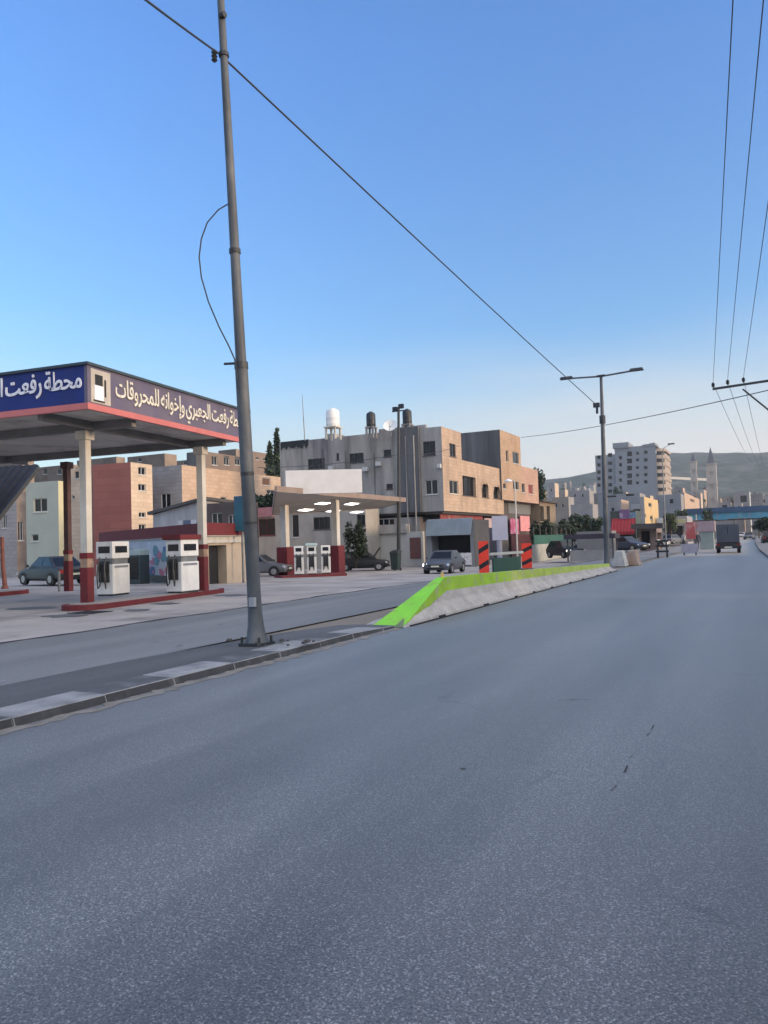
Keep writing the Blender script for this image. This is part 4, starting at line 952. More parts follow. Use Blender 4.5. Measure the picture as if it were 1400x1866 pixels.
mb = MB(); nn = (Vector((.25, -.85, .5))).normalized(); s_ = nn.cross(Vector((0, 0, 1))).normalized(); u_ = s_.cross(nn); rings = []
for k, (rr, dd) in enumerate(((.02, -.16), (.3, -.11), (.5, -.04), (.6, 0))): rings.append([b+nn*dd+(s_*math.cos(a*math.pi/8)+u_*math.sin(a*math.pi/8))*rr for a in range(16)])
mb.loft(rings, False); o = mb.build('reflector', M_WHITE, t, smooth=True)
mb = MB(); mb.tube([(b.x, b.y+.1, zt-.6), b-nn*.12], .05, 8); mb.tube([b-u_*.55, b+nn*.5], .02, 6); mb.build('mount', M_STEEL, t)
b = P(556, 815, 68); tp = P(551, 720, 68); t = thing('antenna_mast', 'thin tall antenna mast at the left end of the concrete roof', 'antenna', b)
mb = MB(); mb.tube([(b.x, b.y, zt-.62), b.lerp(tp, .6), tp], [.05, .04, .025], 6); mb.build('mast', M_STEEL, t)
# dark timber pole with fittings beside the block
b = P(727, 1040, 59); b.z = gz(b.x, b.y); tp = P(726.5, 742, 59)
t = thing('utility_pole', 'dark utility pole with two small fittings on top, before the concrete block', 'utility pole', b)
mb = MB(); mb.tube([b, tp], [.16, .1], 10); mb.build('pole', M_DSTEEL, t)
mb = MB(); mb.box(tp.x-.5, tp.y-.08, tp.z-.25, tp.x-.12, tp.y+.08, tp.z+.05); mb.box(tp.x+.02, tp.y-.1, tp.z-.12, tp.x+.42, tp.y+.1, tp.z+.22); mb.box(tp.x-.55, tp.y-.04, tp.z-.33, tp.x+.45, tp.y+.04, tp.z-.25); mb.build('fitting', M_BLACKPL, t)
for (u0, v0, d0), (u1, v1, d1), lb_ in (((470, 852, 61), (726, 828, 59), 'thin cable sagging to the dark utility pole from the left'), ((727, 830, 59), (838, 812, 66), 'thin cable from the dark utility pole to the tan street front')):
    a, b = P(u0, v0, d0), P(u1, v1, d1); mb = MB(); mb.tube(sag(a, b, .25), .02, 5); tag(mb.build('overhead_cable', M_WIRE, loc=a), lb_, 'cable', 'overhead street cables')
# shop kiosk in front of the corner
kx0, kx1 = PY(777, 1000, 57.5).x, PY(865, 1000, 57.5).x
zk = gz(kx0, 57.5); A, B = (kx0, 57.5), (kx1, 57.5)
t = thing('shop_kiosk', 'low grey fronted shop with a dark open counter at the corner of the concrete block', 'shop', (kx0, 57.5, zk))
r = pxrect(A, B, (786, 977, 858, 1008)); mb = MB()
GK = mat('kiosk_grey', (.2, .215, .235), .7, .12, 1.5, .1, 20)
ztk = PY(820, 948, 57.5).z
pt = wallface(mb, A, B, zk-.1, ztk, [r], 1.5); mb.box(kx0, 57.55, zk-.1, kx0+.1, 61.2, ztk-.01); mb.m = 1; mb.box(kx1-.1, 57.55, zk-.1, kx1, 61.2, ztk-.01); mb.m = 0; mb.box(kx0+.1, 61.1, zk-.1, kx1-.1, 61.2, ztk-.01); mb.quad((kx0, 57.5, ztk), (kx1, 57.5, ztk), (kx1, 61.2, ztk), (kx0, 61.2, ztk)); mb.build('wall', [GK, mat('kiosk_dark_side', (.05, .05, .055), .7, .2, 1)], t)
MB().quad(pt(r[0], r[2], 1.5), pt(r[1], r[2], 1.5), pt(r[1], r[3], 1.5), pt(r[0], r[3], 1.5)).build('back_wall', M_DARK, t)  # near-black sheet stands in for shade inside the counter
rf = pxrect(A, B, (779, 948, 862, 974)); mb = MB(); o = rf
p0, p1 = pt(o[0], o[2], -.55), pt(o[1], o[2], -.55); p2, p3 = pt(o[1], o[3], -.05), pt(o[0], o[3], -.05); dz = Vector((0, .06, .05)); mb.hexa([p0, p1, p1+dz, p0+dz, p3, p2, p2+dz, p3+dz]); mb.build('awning', mat('grey_awning', (.2, .24, .27), .7, .12, 2), t)
rs_ = pxrect(A, B, (819, 1008, 860, 1029)); s_ = panel(MB(), A, B, rs_, .02, .05).build('sign_panel', mat('scrawled_white_panel', (.66, .66, .66), .5, .06, 2, stain=((.22, .24, .28), 5, .9, 1.6)), t)
# clutter in the recess: red strip banner and dark shopfront
A, B = (XF-.9, YF+.2), (XF-.9, yb)
r = pxrect(A, B, (800, 937, 878, 950)); tag(panel(MB(), A, B, r, .05, .08).build('banner', mat('dull_red_cloth', (.25, .05, .05), .7, .3, 1.2, stain=((.35, .3, .28), 1.5, .7, 1)), loc=(A[0], A[1], 2)), 'dull red banner strip under the overhang of the tan front', 'banner')
r = pxrect(A, B, (868, 962, 905, 1004)); tag(panel(MB(), A, B, (r[0], r[1], -.6, r[3]), .05, .06).build('shopfront', mat('navy_shopfront', (.018, .02, .04), .35, .2, 1), loc=(A[0], A[1], 0)), 'dark navy shopfront under the overhang behind the hazard boards', 'shopfront')
r = pxrect(A, B, (880, 944, 897, 962)); tag(panel(MB(), A, B, r, .12, .06).build('shop_sign', mat('pale_pink_sign', (.45, .34, .35), .6, .1, 2), loc=(A[0], A[1], 3)), 'pale pink sign over the navy shopfront', 'sign', 'shop signs on the street front')

# ================================================================== TAN TOWER HOUSE NEXT DOOR
x2 = -24.6; y2a = PX(911.5, 800, x2).y; y2b = PX(948, 800, x2).y; y2c = PX(981, 880, x2).y
ztw = PX(912, 783, x2).z; zlo = PX(980, 857, x2).z; xl2 = PY(846, 800, y2a).x-1; zb2 = PX(930, 912, x2).z
TAN2 = mat('warm_tan_stone', (.42, .29, .2), .85, .1, .5, .25, 20, brick=(.6, .3), stain=((.3, .18, .1), .6, .5, .4))
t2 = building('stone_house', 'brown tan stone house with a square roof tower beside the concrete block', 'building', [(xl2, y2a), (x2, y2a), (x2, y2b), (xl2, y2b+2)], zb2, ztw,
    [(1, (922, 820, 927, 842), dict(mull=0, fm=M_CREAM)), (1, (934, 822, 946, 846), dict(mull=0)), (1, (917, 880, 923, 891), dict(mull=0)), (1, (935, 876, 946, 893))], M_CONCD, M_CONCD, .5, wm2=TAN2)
mb = MB(); A, B = (x2, y2b), (x2, y2c); ops = [pxrect(A, B, (950, 880, 957, 898)), pxrect(A, B, (963, 882, 972, 901))]
pt = wallface(mb, A, B, zb2, zlo, ops); wallface(mb, B, (xl2, y2c), zb2, zlo, []); mb.quad((x2, y2b, zlo), (x2, y2c, zlo), (xl2, y2c, zlo), (xl2, y2b, zlo)); mb.quad((x2, y2b, zb2), (xl2, y2b, zb2), (xl2, y2c, zb2), (x2, y2c, zb2)); mb.build('low_wing', mat('salmon_stone', (.45, .29, .22), .85, .1, .5, .2, 20, brick=(.6, .3)), t2)
window(t2, pt, ops[0], mull=0); window(t2, pt, ops[1], mull=0, gm=mat('red_curtain', (.2, .03, .02), .6))
mb = MB(); mb.box(xl2, y2a+.2, -.6, x2-1.2, y2c, zb2-.01); mb.build('ground_floor', mat('overhang_shade_wall', (.09, .08, .078)), t2)  # shade of the recess put into the wall colour
A, B = (x2-1.2, y2a), (x2-1.2, y2c); r = pxrect(A, B, (925, 915, 970, 938)); mb = MB()
for k in range(12): z = r[2]+(r[3]-r[2])*k/12; panel(mb, A, B, (r[0], r[1], z, z+(r[3]-r[2])/12-.03), .03, .05)
mb.build('roller_shutter', mat('grey_shutter', (.28, .29, .3), .5, .08, 1, metal=.2), t2)
A, B = (x2-1.0, y2a-3), (x2-1.0, y2c)
for nm, rr, m, lb_ in (('shop_sign', (927, 945, 943, 973), mat('magenta_sign', (.4, .08, .17), .55, .3, 1.2, stain=((.55, .4, .5), 1.2, .8, 1)), 'magenta and white shop sign left of the salmon sign'), ('shop_sign', (945, 940, 963, 968), mat('salmon_sign', (.62, .26, .27), .5, .15, 2), 'tall salmon pink shop sign behind the right hazard board')):
    r = pxrect(A, B, rr); q = panel(MB(), A, B, r, .1, .12); tag(q.build(nm, m, loc=(A[0], A[1], 2)), lb_, 'sign', 'shop signs on the street front')
r = pxrect(A, B, (930, 974, 966, 1004)); tag(panel(MB(), A, B, (r[0], r[1], -.6, r[3]), .05, .05).build('shopfront', mat('oxblood_shopfront', (.06, .012, .014), .5, .3, 1), loc=(A[0], A[1], 0)), 'dark oxblood shopfront under the salmon sign', 'shopfront')
A, B = (x2, y2c), (x2, y2c+7)
# small pergola/shed next to it
t = thing('shed', 'small brown shed with a flat dark roof right of the tan stone house', 'shed', (x2, y2c, 0))
mb = MB(); ops = [('m',)]; r1 = pxrect((x2, y2c+.3), (x2, y2c+8), (984, 922, 992, 950)); r2 = pxrect((x2, y2c+.3), (x2, y2c+8), (996, 922, 1003, 950))
z6 = PX(990, 915, x2).z; wallface(mb, (x2, y2c+.3), (x2, y2c+8), -.6, z6, [r1, r2], .4); wallface(mb, (x2-5, y2c+.3), (x2, y2c+.3), -.6, z6, []); mb.build('wall', mat('brown_render', (.22, .17, .12), .85, .15, 1), t)
MB().box(x2-5, y2c+.1, z6, x2+.5, y2c+8.2, z6+.2).build('roof', M_DFRAME, t)

# ================================================================== SECOND STATION
u1 = -25.2; q0, q1 = PX(503, 896, u1), PX(739, 913, u1); zf = (q0.z+q1.z)/2
BRN = mat('brown_fascia', (.24, .18, .15), .65, .15, 1); SOF2 = mat('pale_brown_soffit', (.5, .45, .39), .7, .15, .6, 0, 10)
t = thing('station_canopy', 'smaller brown fuel station canopy with five lit lamps and a long white board on top', 'canopy', (u1, q0.y, 0))
xb = -33.5; zbk = zf-1.0
pl = [Vector((u1, q0.y, zf)), Vector((u1, q1.y, zf)), None, P(497, 938, 55)]
n0_ = (pl[1]-pl[0]).cross(pl[3]-pl[0]); d0_ = D(690, 926); pl[2] = CAM+d0_*((pl[0]-CAM).dot(n0_)/d0_.dot(n0_))
def zplane(x, y): return pl[0].z-((x-pl[0].x)*n0_.x+(y-pl[0].y)*n0_.y)/n0_.z
mb = MB(); mb.face([pl[0], pl[3], pl[2], pl[1]]); k = [p+Vector((0, 0, .27)) for p in pl]; mb.face(k); mb.build('roof_slab', SOF2, t)
mb = MB()
for i in range(4):
    a, b = pl[i], pl[(i+1) % 4]; n_ = (b-a).cross(Vector((0, 0, 1))).normalized()*.06
    mb.hexa([a-Vector((0, 0, .04)), a+n_-Vector((0, 0, .04)), b+n_-Vector((0, 0, .04)), b-Vector((0, 0, .04)), a+Vector((0, 0, .3)), a+n_+Vector((0, 0, .3)), b+n_+Vector((0, 0, .3)), b+Vector((0, 0, .3))])
mb.build('fascia', BRN, t)
M_LIT = mat('lit_tube', (1, .96, .88), .4, 0, emit=1.7)
nrm = (pl[1]-pl[0]).cross(pl[3]-pl[0]).normalized()
for u, v in ((588, 916), (641, 917), (557, 928), (607, 930), (650, 932)):
    d = D(u, v); s = (pl[0]-CAM).dot(nrm)/d.dot(nrm); q = CAM+d*s; sx_, sy_ = -n0_.x/n0_.z, -n0_.y/n0_.z
    mb = MB(); mh = MB(); fr_ = lambda e, z0, z1: [q+Vector((x*(.26+e), y*(.62+e), x*(.26+e)*sx_+y*(.62+e)*sy_+z)) for z in (z0, z1) for x, y in ((-1, -1), (1, -1), (1, 1), (-1, 1))]
    mh.hexa(fr_(.09, -.05, -.004)); h_ = mh.build('lamp_housing', M_WHITE, t); mb.hexa(fr_(0, -.075, -.052)); mb.build('lamp', M_LIT, h_)
    if False: mb.hexa([q+Vector((x*.42, y*.75, 0)) for x, y, z in ((-1, -1, -.07), (1, -1, -.07), (1, 1, -.07), (-1, 1, -.07), (-1, -1, -.005), (1, -1, -.005), (1, 1, -.005), (-1, 1, -.005))]); mb.build('lamp', M_LIT, t)
for px, py in ((520, 1050), (613, 1046)):
    g = P(px, 1000, 50.5 if px < 560 else 52); g.z = 0; zc = zplane(g.x, g.y)-.02
    if g.x > u1: g.x = u1-.8; zc = zf-.1
    c = MB().box(g.x-.21, g.y-.21, 1.5, g.x+.21, g.y+.21, zc).build('column', M_CREAM, t)
    MB().box(g.x-.42, g.y-.42, gz(g.x, g.y), g.x+.42, g.y+.42, 1.5).build('painted_base', M_RED, c, bevel=.03)
# the white board on top
bc = P(590, 878, 47); bd = (P(660, 878, 47.5)-P(520, 878, 47)); bd.z = 0; A = bc-bd/2; B = bc+bd/2; bd = bd.normalized()
o = pxrect(A, B, (520, 858, 660, 898)); brd = panel(MB(), A, B, o, 0, .18).build('sign_board', mat('white_board', (.62, .61, .6), .6, .06, 1.5, stain=((.5, .44, .4), 1, .5, .3)), t, bevel=.02)
mb = MB()
for f in (.12, .5, .88):
    q = A+bd*((B-A).length*f); mb.tube([(q.x, q.y+.15, zf+.2), (q.x, q.y+.15, o[3]-.1)], .05, 6)
mb.build('board_strut', M_STEEL, t)
g0, g1 = G(507, 1053), G(624, 1049); mb = MB(); ctr = (g0+g1)/2; dv2 = (g1-g0); nn = Vector((-dv2.y, dv2.x, 0)).normalized()*.7
pl2 = [g0-nn, g1-nn, g1+nn, g0+nn]; i3 = thing('pump_island', 'red kerbed pump island of the smaller station with three pumps', 'island', ctr)
MB().prism([(p.x, p.y) for p in pl2], ctr.z-.1, ctr.z+.14).build('kerb', M_RED, i3, bevel=.02)
for px, lb_, hd in ((545, 'white pump next to the left red base at the smaller station', None), (568, 'middle pump with a pale teal front at the smaller station', mat('pale_teal_panel', (.4, .52, .52), .5)), (594, 'white pump next to the right red base at the smaller station', None)):
    f = (px-507)/(624-507); p = g0.lerp(g1, f); pp = pump(lb_, (p.x, p.y, ctr.z+.145), rad(30), hd, .55, .75, 1.7, 'white petrol pumps at the smaller station')
# station shop behind
yb_ = 64
A, B = (PY(455, 1000, 58).x, 58), (PY(668, 1000, 58).x, 58)
BEI = mat('beige_grey_render', (.33, .31, .28), .85, .14, .8, .2, 20, stain=((.2, .19, .17), .7, .5, .3))
zsh = PV(560, 930, A, B).z
building('station_shop', 'low beige grey building with dark windows behind the smaller canopy', 'building', [A, B, (B[0], 60.6), (A[0], 60.6)], -.7, zsh,
    [(0, (471, 946, 502, 975), dict(fm=mat('maroon_frame', (.12, .02, .03), .6), mull=1)), (0, (531, 938, 545, 979), dict(mull=0)), (0, (571, 943, 602, 964), dict(mull=2, fm=M_DFRAME)), (0, (650, 938, 667, 957), dict(fm=M_DFRAME))], BEI, M_CONCD, .3)
r = pxrect(A, B, (470, 926, 500, 941)); tag(panel(MB(), A, B, r, .05, .3).build('shop_awning', mat('faded_pink_awning', (.35, .16, .19), .7, .25, 1.5), loc=(A[0], A[1], 3)), 'faded pink awning over the maroon window of the station shop', 'awning')
# dark bin by the wall
g = G(722, 1040); t = thing('tall_bin', 'tall dark green bin standing before the white wall', 'bin', g)
mb = MB(); mb.loft([[(g.x-.27, g.y-.27, g.z+.08), (g.x+.27, g.y-.27, g.z+.08), (g.x+.27, g.y+.27, g.z+.08), (g.x-.27, g.y+.27, g.z+.08)], [(g.x-.34, g.y-.33, g.z+1.3), (g.x+.34, g.y-.33, g.z+1.3), (g.x+.34, g.y+.33, g.z+1.3), (g.x-.34, g.y+.33, g.z+1.3)]]); mb.build('body', mat('bin_green', (.02, .035, .032), .6, .15, 2), t, bevel=.03)
mb = MB(); mb.hexa([(g.x-.37, g.y-.38, g.z+1.3), (g.x+.37, g.y-.38, g.z+1.3), (g.x+.37, g.y+.38, g.z+1.34), (g.x-.37, g.y+.38, g.z+1.34), (g.x-.3, g.y-.3, g.z+1.42), (g.x+.3, g.y-.3, g.z+1.42), (g.x+.3, g.y+.3, g.z+1.55), (g.x-.3, g.y+.3, g.z+1.55)]); mb.build('lid', M_BLACKPL, t)
for s in (-1, 1): MB().tube([(g.x+s*.2, g.y+.3, g.z+.1), (g.x+s*.28, g.y+.3, g.z+.1)], .1, 12).build('wheel', M_TYRE, t)
g = G(445, 1054); t = thing('waste_drum', 'black waste drum half hidden behind the left side of the near lamp pole', 'drum', g)
mb = MB(); mb.lathe(g, [(0, 0), (.3, .0), (.3, .1), (.32, .12), (.3, .14), (.3, .5), (.32, .53), (.3, .56), (.3, .95), (.32, .97), (.0, .97)], 16); mb.build('drum', M_BLACKPL, t, smooth=True)
mb = MB(); mb.lathe((g.x, g.y, g.z+.97), [(.25, 0), (.3, .15), (.2, .35), (.05, .42), (0, .42)], 10); mb.build('rubbish_bag', M_DARK, t, smooth=True)
# teal sign box by the pole
a = P(441, 940, 37); t = thing('sign_box', 'teal and blue upright sign box just left of the near lamp pole', 'sign', (a.x, a.y, 0))
z0, z1 = P(441, 968, 37).z, P(441, 904, 37).z; mb = MB(); mb.box(a.x-.32, a.y-.2, z0, a.x+.32, a.y+.2, z1); mb.build('panel', mat('teal_sign', (.03, .13, .17), .5, .3, 1.5, stain=((.04, .05, .14), 1.2, .8, .5)), t, bevel=.02)
MB().tube([(a.x, a.y, gz(a.x, a.y)), (a.x, a.y, z0)], .06, 8).build('post', M_STEEL, t)

# ================================================================== HOUSES BEHIND THE NEAR STATION
def house_px(name, label, cat, pl_, pm, pr, top, d, wins, wm, wm2=None, base=-.8, depth=10, rm=None, group=None, par=.4, wkw=None, skew=0.0, cat_kw=None):
    """near corner at column pm and depth d; front wall runs left to column pl_, street wall runs away to column pr"""
    m = P(pm, top, d); yaw = skew
    fx = Vector((math.cos(yaw), math.sin(yaw), 0)); fy = Vector((-math.sin(yaw), math.cos(yaw), 0))
    L_ = PV(pl_, top, m, m+fx); R_ = PV(pr, top, m, m+fy) if pr > pm+.5 else m+fy*depth
    K = L_+(R_-m)
    pl = [(L_.x, L_.y), (m.x, m.y), (R_.x, R_.y), (K.x, K.y)]
    return building(name, label, cat, pl, base, m.z, wins, wm, rm or M_CONCD, par, group, wkw, wm2)
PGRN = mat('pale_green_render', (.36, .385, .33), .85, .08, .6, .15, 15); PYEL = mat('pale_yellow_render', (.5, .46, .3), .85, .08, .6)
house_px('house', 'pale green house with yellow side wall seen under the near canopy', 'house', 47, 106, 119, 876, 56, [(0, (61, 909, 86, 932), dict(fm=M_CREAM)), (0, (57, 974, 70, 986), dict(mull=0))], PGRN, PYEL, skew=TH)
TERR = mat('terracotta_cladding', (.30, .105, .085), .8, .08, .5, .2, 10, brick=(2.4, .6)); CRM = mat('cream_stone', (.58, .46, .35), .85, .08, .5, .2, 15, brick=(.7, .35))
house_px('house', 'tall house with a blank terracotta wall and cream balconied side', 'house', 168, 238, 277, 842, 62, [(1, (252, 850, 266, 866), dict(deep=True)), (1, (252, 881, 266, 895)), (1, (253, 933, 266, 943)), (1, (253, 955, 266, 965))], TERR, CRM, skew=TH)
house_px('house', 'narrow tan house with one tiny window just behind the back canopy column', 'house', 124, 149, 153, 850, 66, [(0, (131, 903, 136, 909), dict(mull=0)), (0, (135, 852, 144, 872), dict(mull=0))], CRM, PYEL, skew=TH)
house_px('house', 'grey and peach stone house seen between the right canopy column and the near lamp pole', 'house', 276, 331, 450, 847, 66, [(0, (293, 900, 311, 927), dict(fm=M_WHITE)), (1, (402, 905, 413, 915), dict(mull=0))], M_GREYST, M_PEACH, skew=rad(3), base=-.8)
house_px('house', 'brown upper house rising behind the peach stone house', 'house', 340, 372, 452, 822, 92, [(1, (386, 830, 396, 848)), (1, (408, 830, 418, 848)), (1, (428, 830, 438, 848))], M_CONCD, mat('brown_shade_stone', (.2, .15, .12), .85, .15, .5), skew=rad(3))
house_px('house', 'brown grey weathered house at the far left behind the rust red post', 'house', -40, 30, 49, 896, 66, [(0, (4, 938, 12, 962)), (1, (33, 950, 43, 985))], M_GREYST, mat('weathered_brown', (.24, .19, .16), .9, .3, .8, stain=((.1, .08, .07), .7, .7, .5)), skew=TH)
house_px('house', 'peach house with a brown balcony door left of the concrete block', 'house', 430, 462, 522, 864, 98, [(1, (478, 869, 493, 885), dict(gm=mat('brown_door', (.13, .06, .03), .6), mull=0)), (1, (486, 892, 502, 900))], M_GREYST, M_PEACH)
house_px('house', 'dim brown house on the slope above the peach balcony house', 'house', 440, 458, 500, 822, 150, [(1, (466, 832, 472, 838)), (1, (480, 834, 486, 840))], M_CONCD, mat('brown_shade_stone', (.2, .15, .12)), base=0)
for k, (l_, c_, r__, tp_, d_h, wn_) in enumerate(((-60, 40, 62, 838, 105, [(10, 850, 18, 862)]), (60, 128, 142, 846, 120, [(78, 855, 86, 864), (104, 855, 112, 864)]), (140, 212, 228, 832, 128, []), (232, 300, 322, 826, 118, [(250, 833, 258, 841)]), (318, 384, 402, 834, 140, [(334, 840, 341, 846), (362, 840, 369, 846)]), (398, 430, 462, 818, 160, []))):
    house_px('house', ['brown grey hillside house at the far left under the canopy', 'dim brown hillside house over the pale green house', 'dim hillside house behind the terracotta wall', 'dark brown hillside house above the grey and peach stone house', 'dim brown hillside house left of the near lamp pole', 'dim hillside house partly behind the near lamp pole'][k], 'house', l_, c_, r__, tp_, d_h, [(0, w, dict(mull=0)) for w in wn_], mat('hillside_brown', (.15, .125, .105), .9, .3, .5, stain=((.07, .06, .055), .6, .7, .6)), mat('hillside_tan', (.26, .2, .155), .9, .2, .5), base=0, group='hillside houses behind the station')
# corrugated hut with a dark pitched roof behind the office
m = P(371, 905, 52); l = P(279, 938, 54); r_ = P(450, 915, 56)
t = thing('hut', 'pale hut with a dark sloping roof and hanging laundry behind the station office', 'hut', (m.x, m.y, -.5))
mb = MB(); z0, z1 = l.z, P(371, 912, 52).z
pl = [(l.x, l.y), (m.x, m.y), (r_.x, r_.y), (l.x+r_.x-m.x, l.y+r_.y-m.y)]
mb.prism(pl, -.5, [z0, z1, z1-.3, z0-.2]); mb.build('wall', mat('pale_sheet_wall', (.34, .34, .36), .7, .2, 1.5, streak=.2), t)
mb = MB(); c_ = [sum(p[0] for p in pl)/4, sum(p[1] for p in pl)/4]; mb.prism([(c_[0]+(p[0]-c_[0])*1.12, c_[1]+(p[1]-c_[1])*1.12) for p in pl], [z0+.0, z1+.05, z1-.2, z0-.1], [z0+.2, z1+.25, z1, z0+.1]); mb.build('roof', M_DFRAME, t)
random.seed(21); A, B = pl[0], pl[1]; ln = (Vector(B)-Vector(A)).length
for k, (f, w_, c3) in enumerate(((.5, .45, (.5, .5, .52)), (.62, .6, (.1, .13, .2)), (.76, .5, (.55, .55, .58)), (.9, .5, (.6, .58, .6)))):
    zz = P(340, 950, 52).z; panel(MB(), A, B, (ln*f, ln*f+w_, zz-.9, zz+.1), .06, .02).build('laundry', mat('laundry_%d' % k, c3, .9, .1, 3), t)
# dark brown vine/shed mass right of B column
house_px('shed', 'dark brown shed with a flat roof behind the garage opening', 'shed', 377, 440, 470, 914, 50, [(0, (385, 935, 405, 955)), (0, (415, 938, 430, 955))], mat('dark_brown_shed', (.09, .07, .065), .85, .3, 1.2), base=-.5)
b = P(413, 963, 36.5); mb = MB(); mb.lathe(b-Vector((0, 0, .1)), [(0, 0), (.1, .02), (.14, .1), (.1, .2), (0, .23)], 12); tag(mb.build('flood_lamp', mat('lit_bulb', (1, .95, .9), .3, 0, emit=2.5), loc=b, smooth=True), 'small lit white lamp on the dark red office parapet', 'lamp')

# ================================================================== HIGH RISE
HR = mat('tower_grey', (.235, .25, .27), .85, .06, .2, 0, 10); HRL = mat('tower_cream', (.36, .3, .255), .85, .06, .2)
m = P(1195, 815, 320); fx = Vector((1, 0, 0)); fx.normalize(); L_ = PV(1083, 815, m, m+fx); xr = m.x; yh = m.y; xl_ = L_.x
r_ = PX(1218, 815, xr+5.5)
t = thing('tower_block', 'tall grey apartment tower with dark windows and a cream rounded balcony side', 'building', (m.x, m.y, 0))
def hz(v): return P(1140, v, 320).z
zt1, zt2 = hz(823), hz(812)
xm = PV(1120, 815, m, m+fx).x
wl = []
for px, rows, w in ((1091.5, (833, 847, 860, 872, 884), 7), (1112, (829, 844, 857, 870, 883, 895), 8)):
    for v in rows: wl.append((px-w/2, v-3, px+w/2, v+3.5))
wr_ = []
for px, rows, w, h in ((1131, (834, 847, 861, 875, 888), 6, 6), (1147.5, (827, 840, 853, 867, 879), 10, 8.5), (1162, (826, 838, 852, 866, 880), 6, 5), (1177, (824, 838, 852, 865, 878), 7, 6)):
    for v in rows: wr_.append((px-w/2, v-h/2, px+w/2, v+h/2))
mb = MB(); A, Mx, B = (xl_, yh+1.2), (xm, yh+1.2), (xr, yh); todo = []
A2, B2 = (xm, yh), (xr, yh)
ol = [pxrect(A, Mx, r) for r in wl]; pt = wallface(mb, A, Mx, 0, zt1, ol, .5); todo += [(pt, o) for o in ol]
orr = [pxrect(A2, B2, r) for r in wr_]; pt = wallface(mb, A2, B2, 0, zt2, orr, .5); todo += [(pt, o) for o in orr]
wallface(mb, (xl_, yh+22), A, 0, zt1, []); wallface(mb, (xm, yh+1.2), A2, 0, zt2, []); mb.quad((xl_, yh+1.2, zt1-.1), (xm, yh+1.2, zt1-.1), (xm, yh+22, zt1-.1), (xl_, yh+22, zt1-.1)); mb.quad((xm, yh, zt2-.1), (xr, yh, zt2-.1), (xr, yh+22, zt2-.1), (xm, yh+22, zt2-.1)); wallface(mb, (xr, yh+22), (xl_, yh+22), 0, zt1, [])
mb.build('wall', HR, t)
for pt, o in todo: window(t, pt, o, .5, fm=HR, mull=0, sill=False, bar=.12)
# rounded balcony side
zt3 = hz(817); mb = MB(); pts = [(xr+.02, yh+1)]
xq = P(1216, 840, 325).x
for k in range(9):
    a = -math.pi/2+math.pi*.55*k/8; pts.append((xq-4.2+4.2*math.cos(a), yh+5+4.2*math.sin(a)))
pts += [(xq-.3, yh+22), (xr+.02, yh+22)]
mb.prism(pts, 0, zt3-2.4); mb.build('balcony_core', HRL, t)
mb = MB(); cxp = sum(p[0] for p in pts)/len(pts); cyp = sum(p[1] for p in pts)/len(pts)
for k in range(9):
    z = zt3-3.05*k-.4; mb.prism([(max(xr+.03, cxp+(p[0]-cxp)*1.16), cyp+(p[1]-cyp)*1.06) for p in pts], z-1.15, z-.0)
mb.build('balcony_band', HRL, t)
for k in range(8):
    z = zt3-3.05*k-1.6; q = [(cxp+(p[0]-cxp)*1.01, cyp+(p[1]-cyp)*1.01) for p in pts[2:7]]
    mb = MB()
    for a, b in zip(q, q[1:]): mb.quad((*a, z-1.5), (*b, z-1.5), (*b, z), (*a, z))
    mb.build('balcony_window', M_GLASS, t)
mb = MB(); a, b = PV(1117, 808, (xm, yh), (xr, yh)), PV(1146, 812, (xm, yh), (xr, yh)); mb.box(a.x, yh-.6, zt2-.3, b.x, yh+12, a.z); a2, b2 = PV(1170, 810, (xm, yh), (xr, yh)), PV(1194, 814, (xm, yh), (xr, yh)); mb.hexa([(a2.x, yh-.4, zt2-.3), (b2.x, yh-.4, zt2-.3), (b2.x, yh+12, zt2-.3), (a2.x, yh+12, zt2-.3), (a2.x, yh-.4, zt2+.3), (b2.x, yh-.4, a2.z+.4), (b2.x, yh+12, a2.z+.4), (a2.x, yh+12, zt2+.3)]); mb.build('roof_house', HR, t)

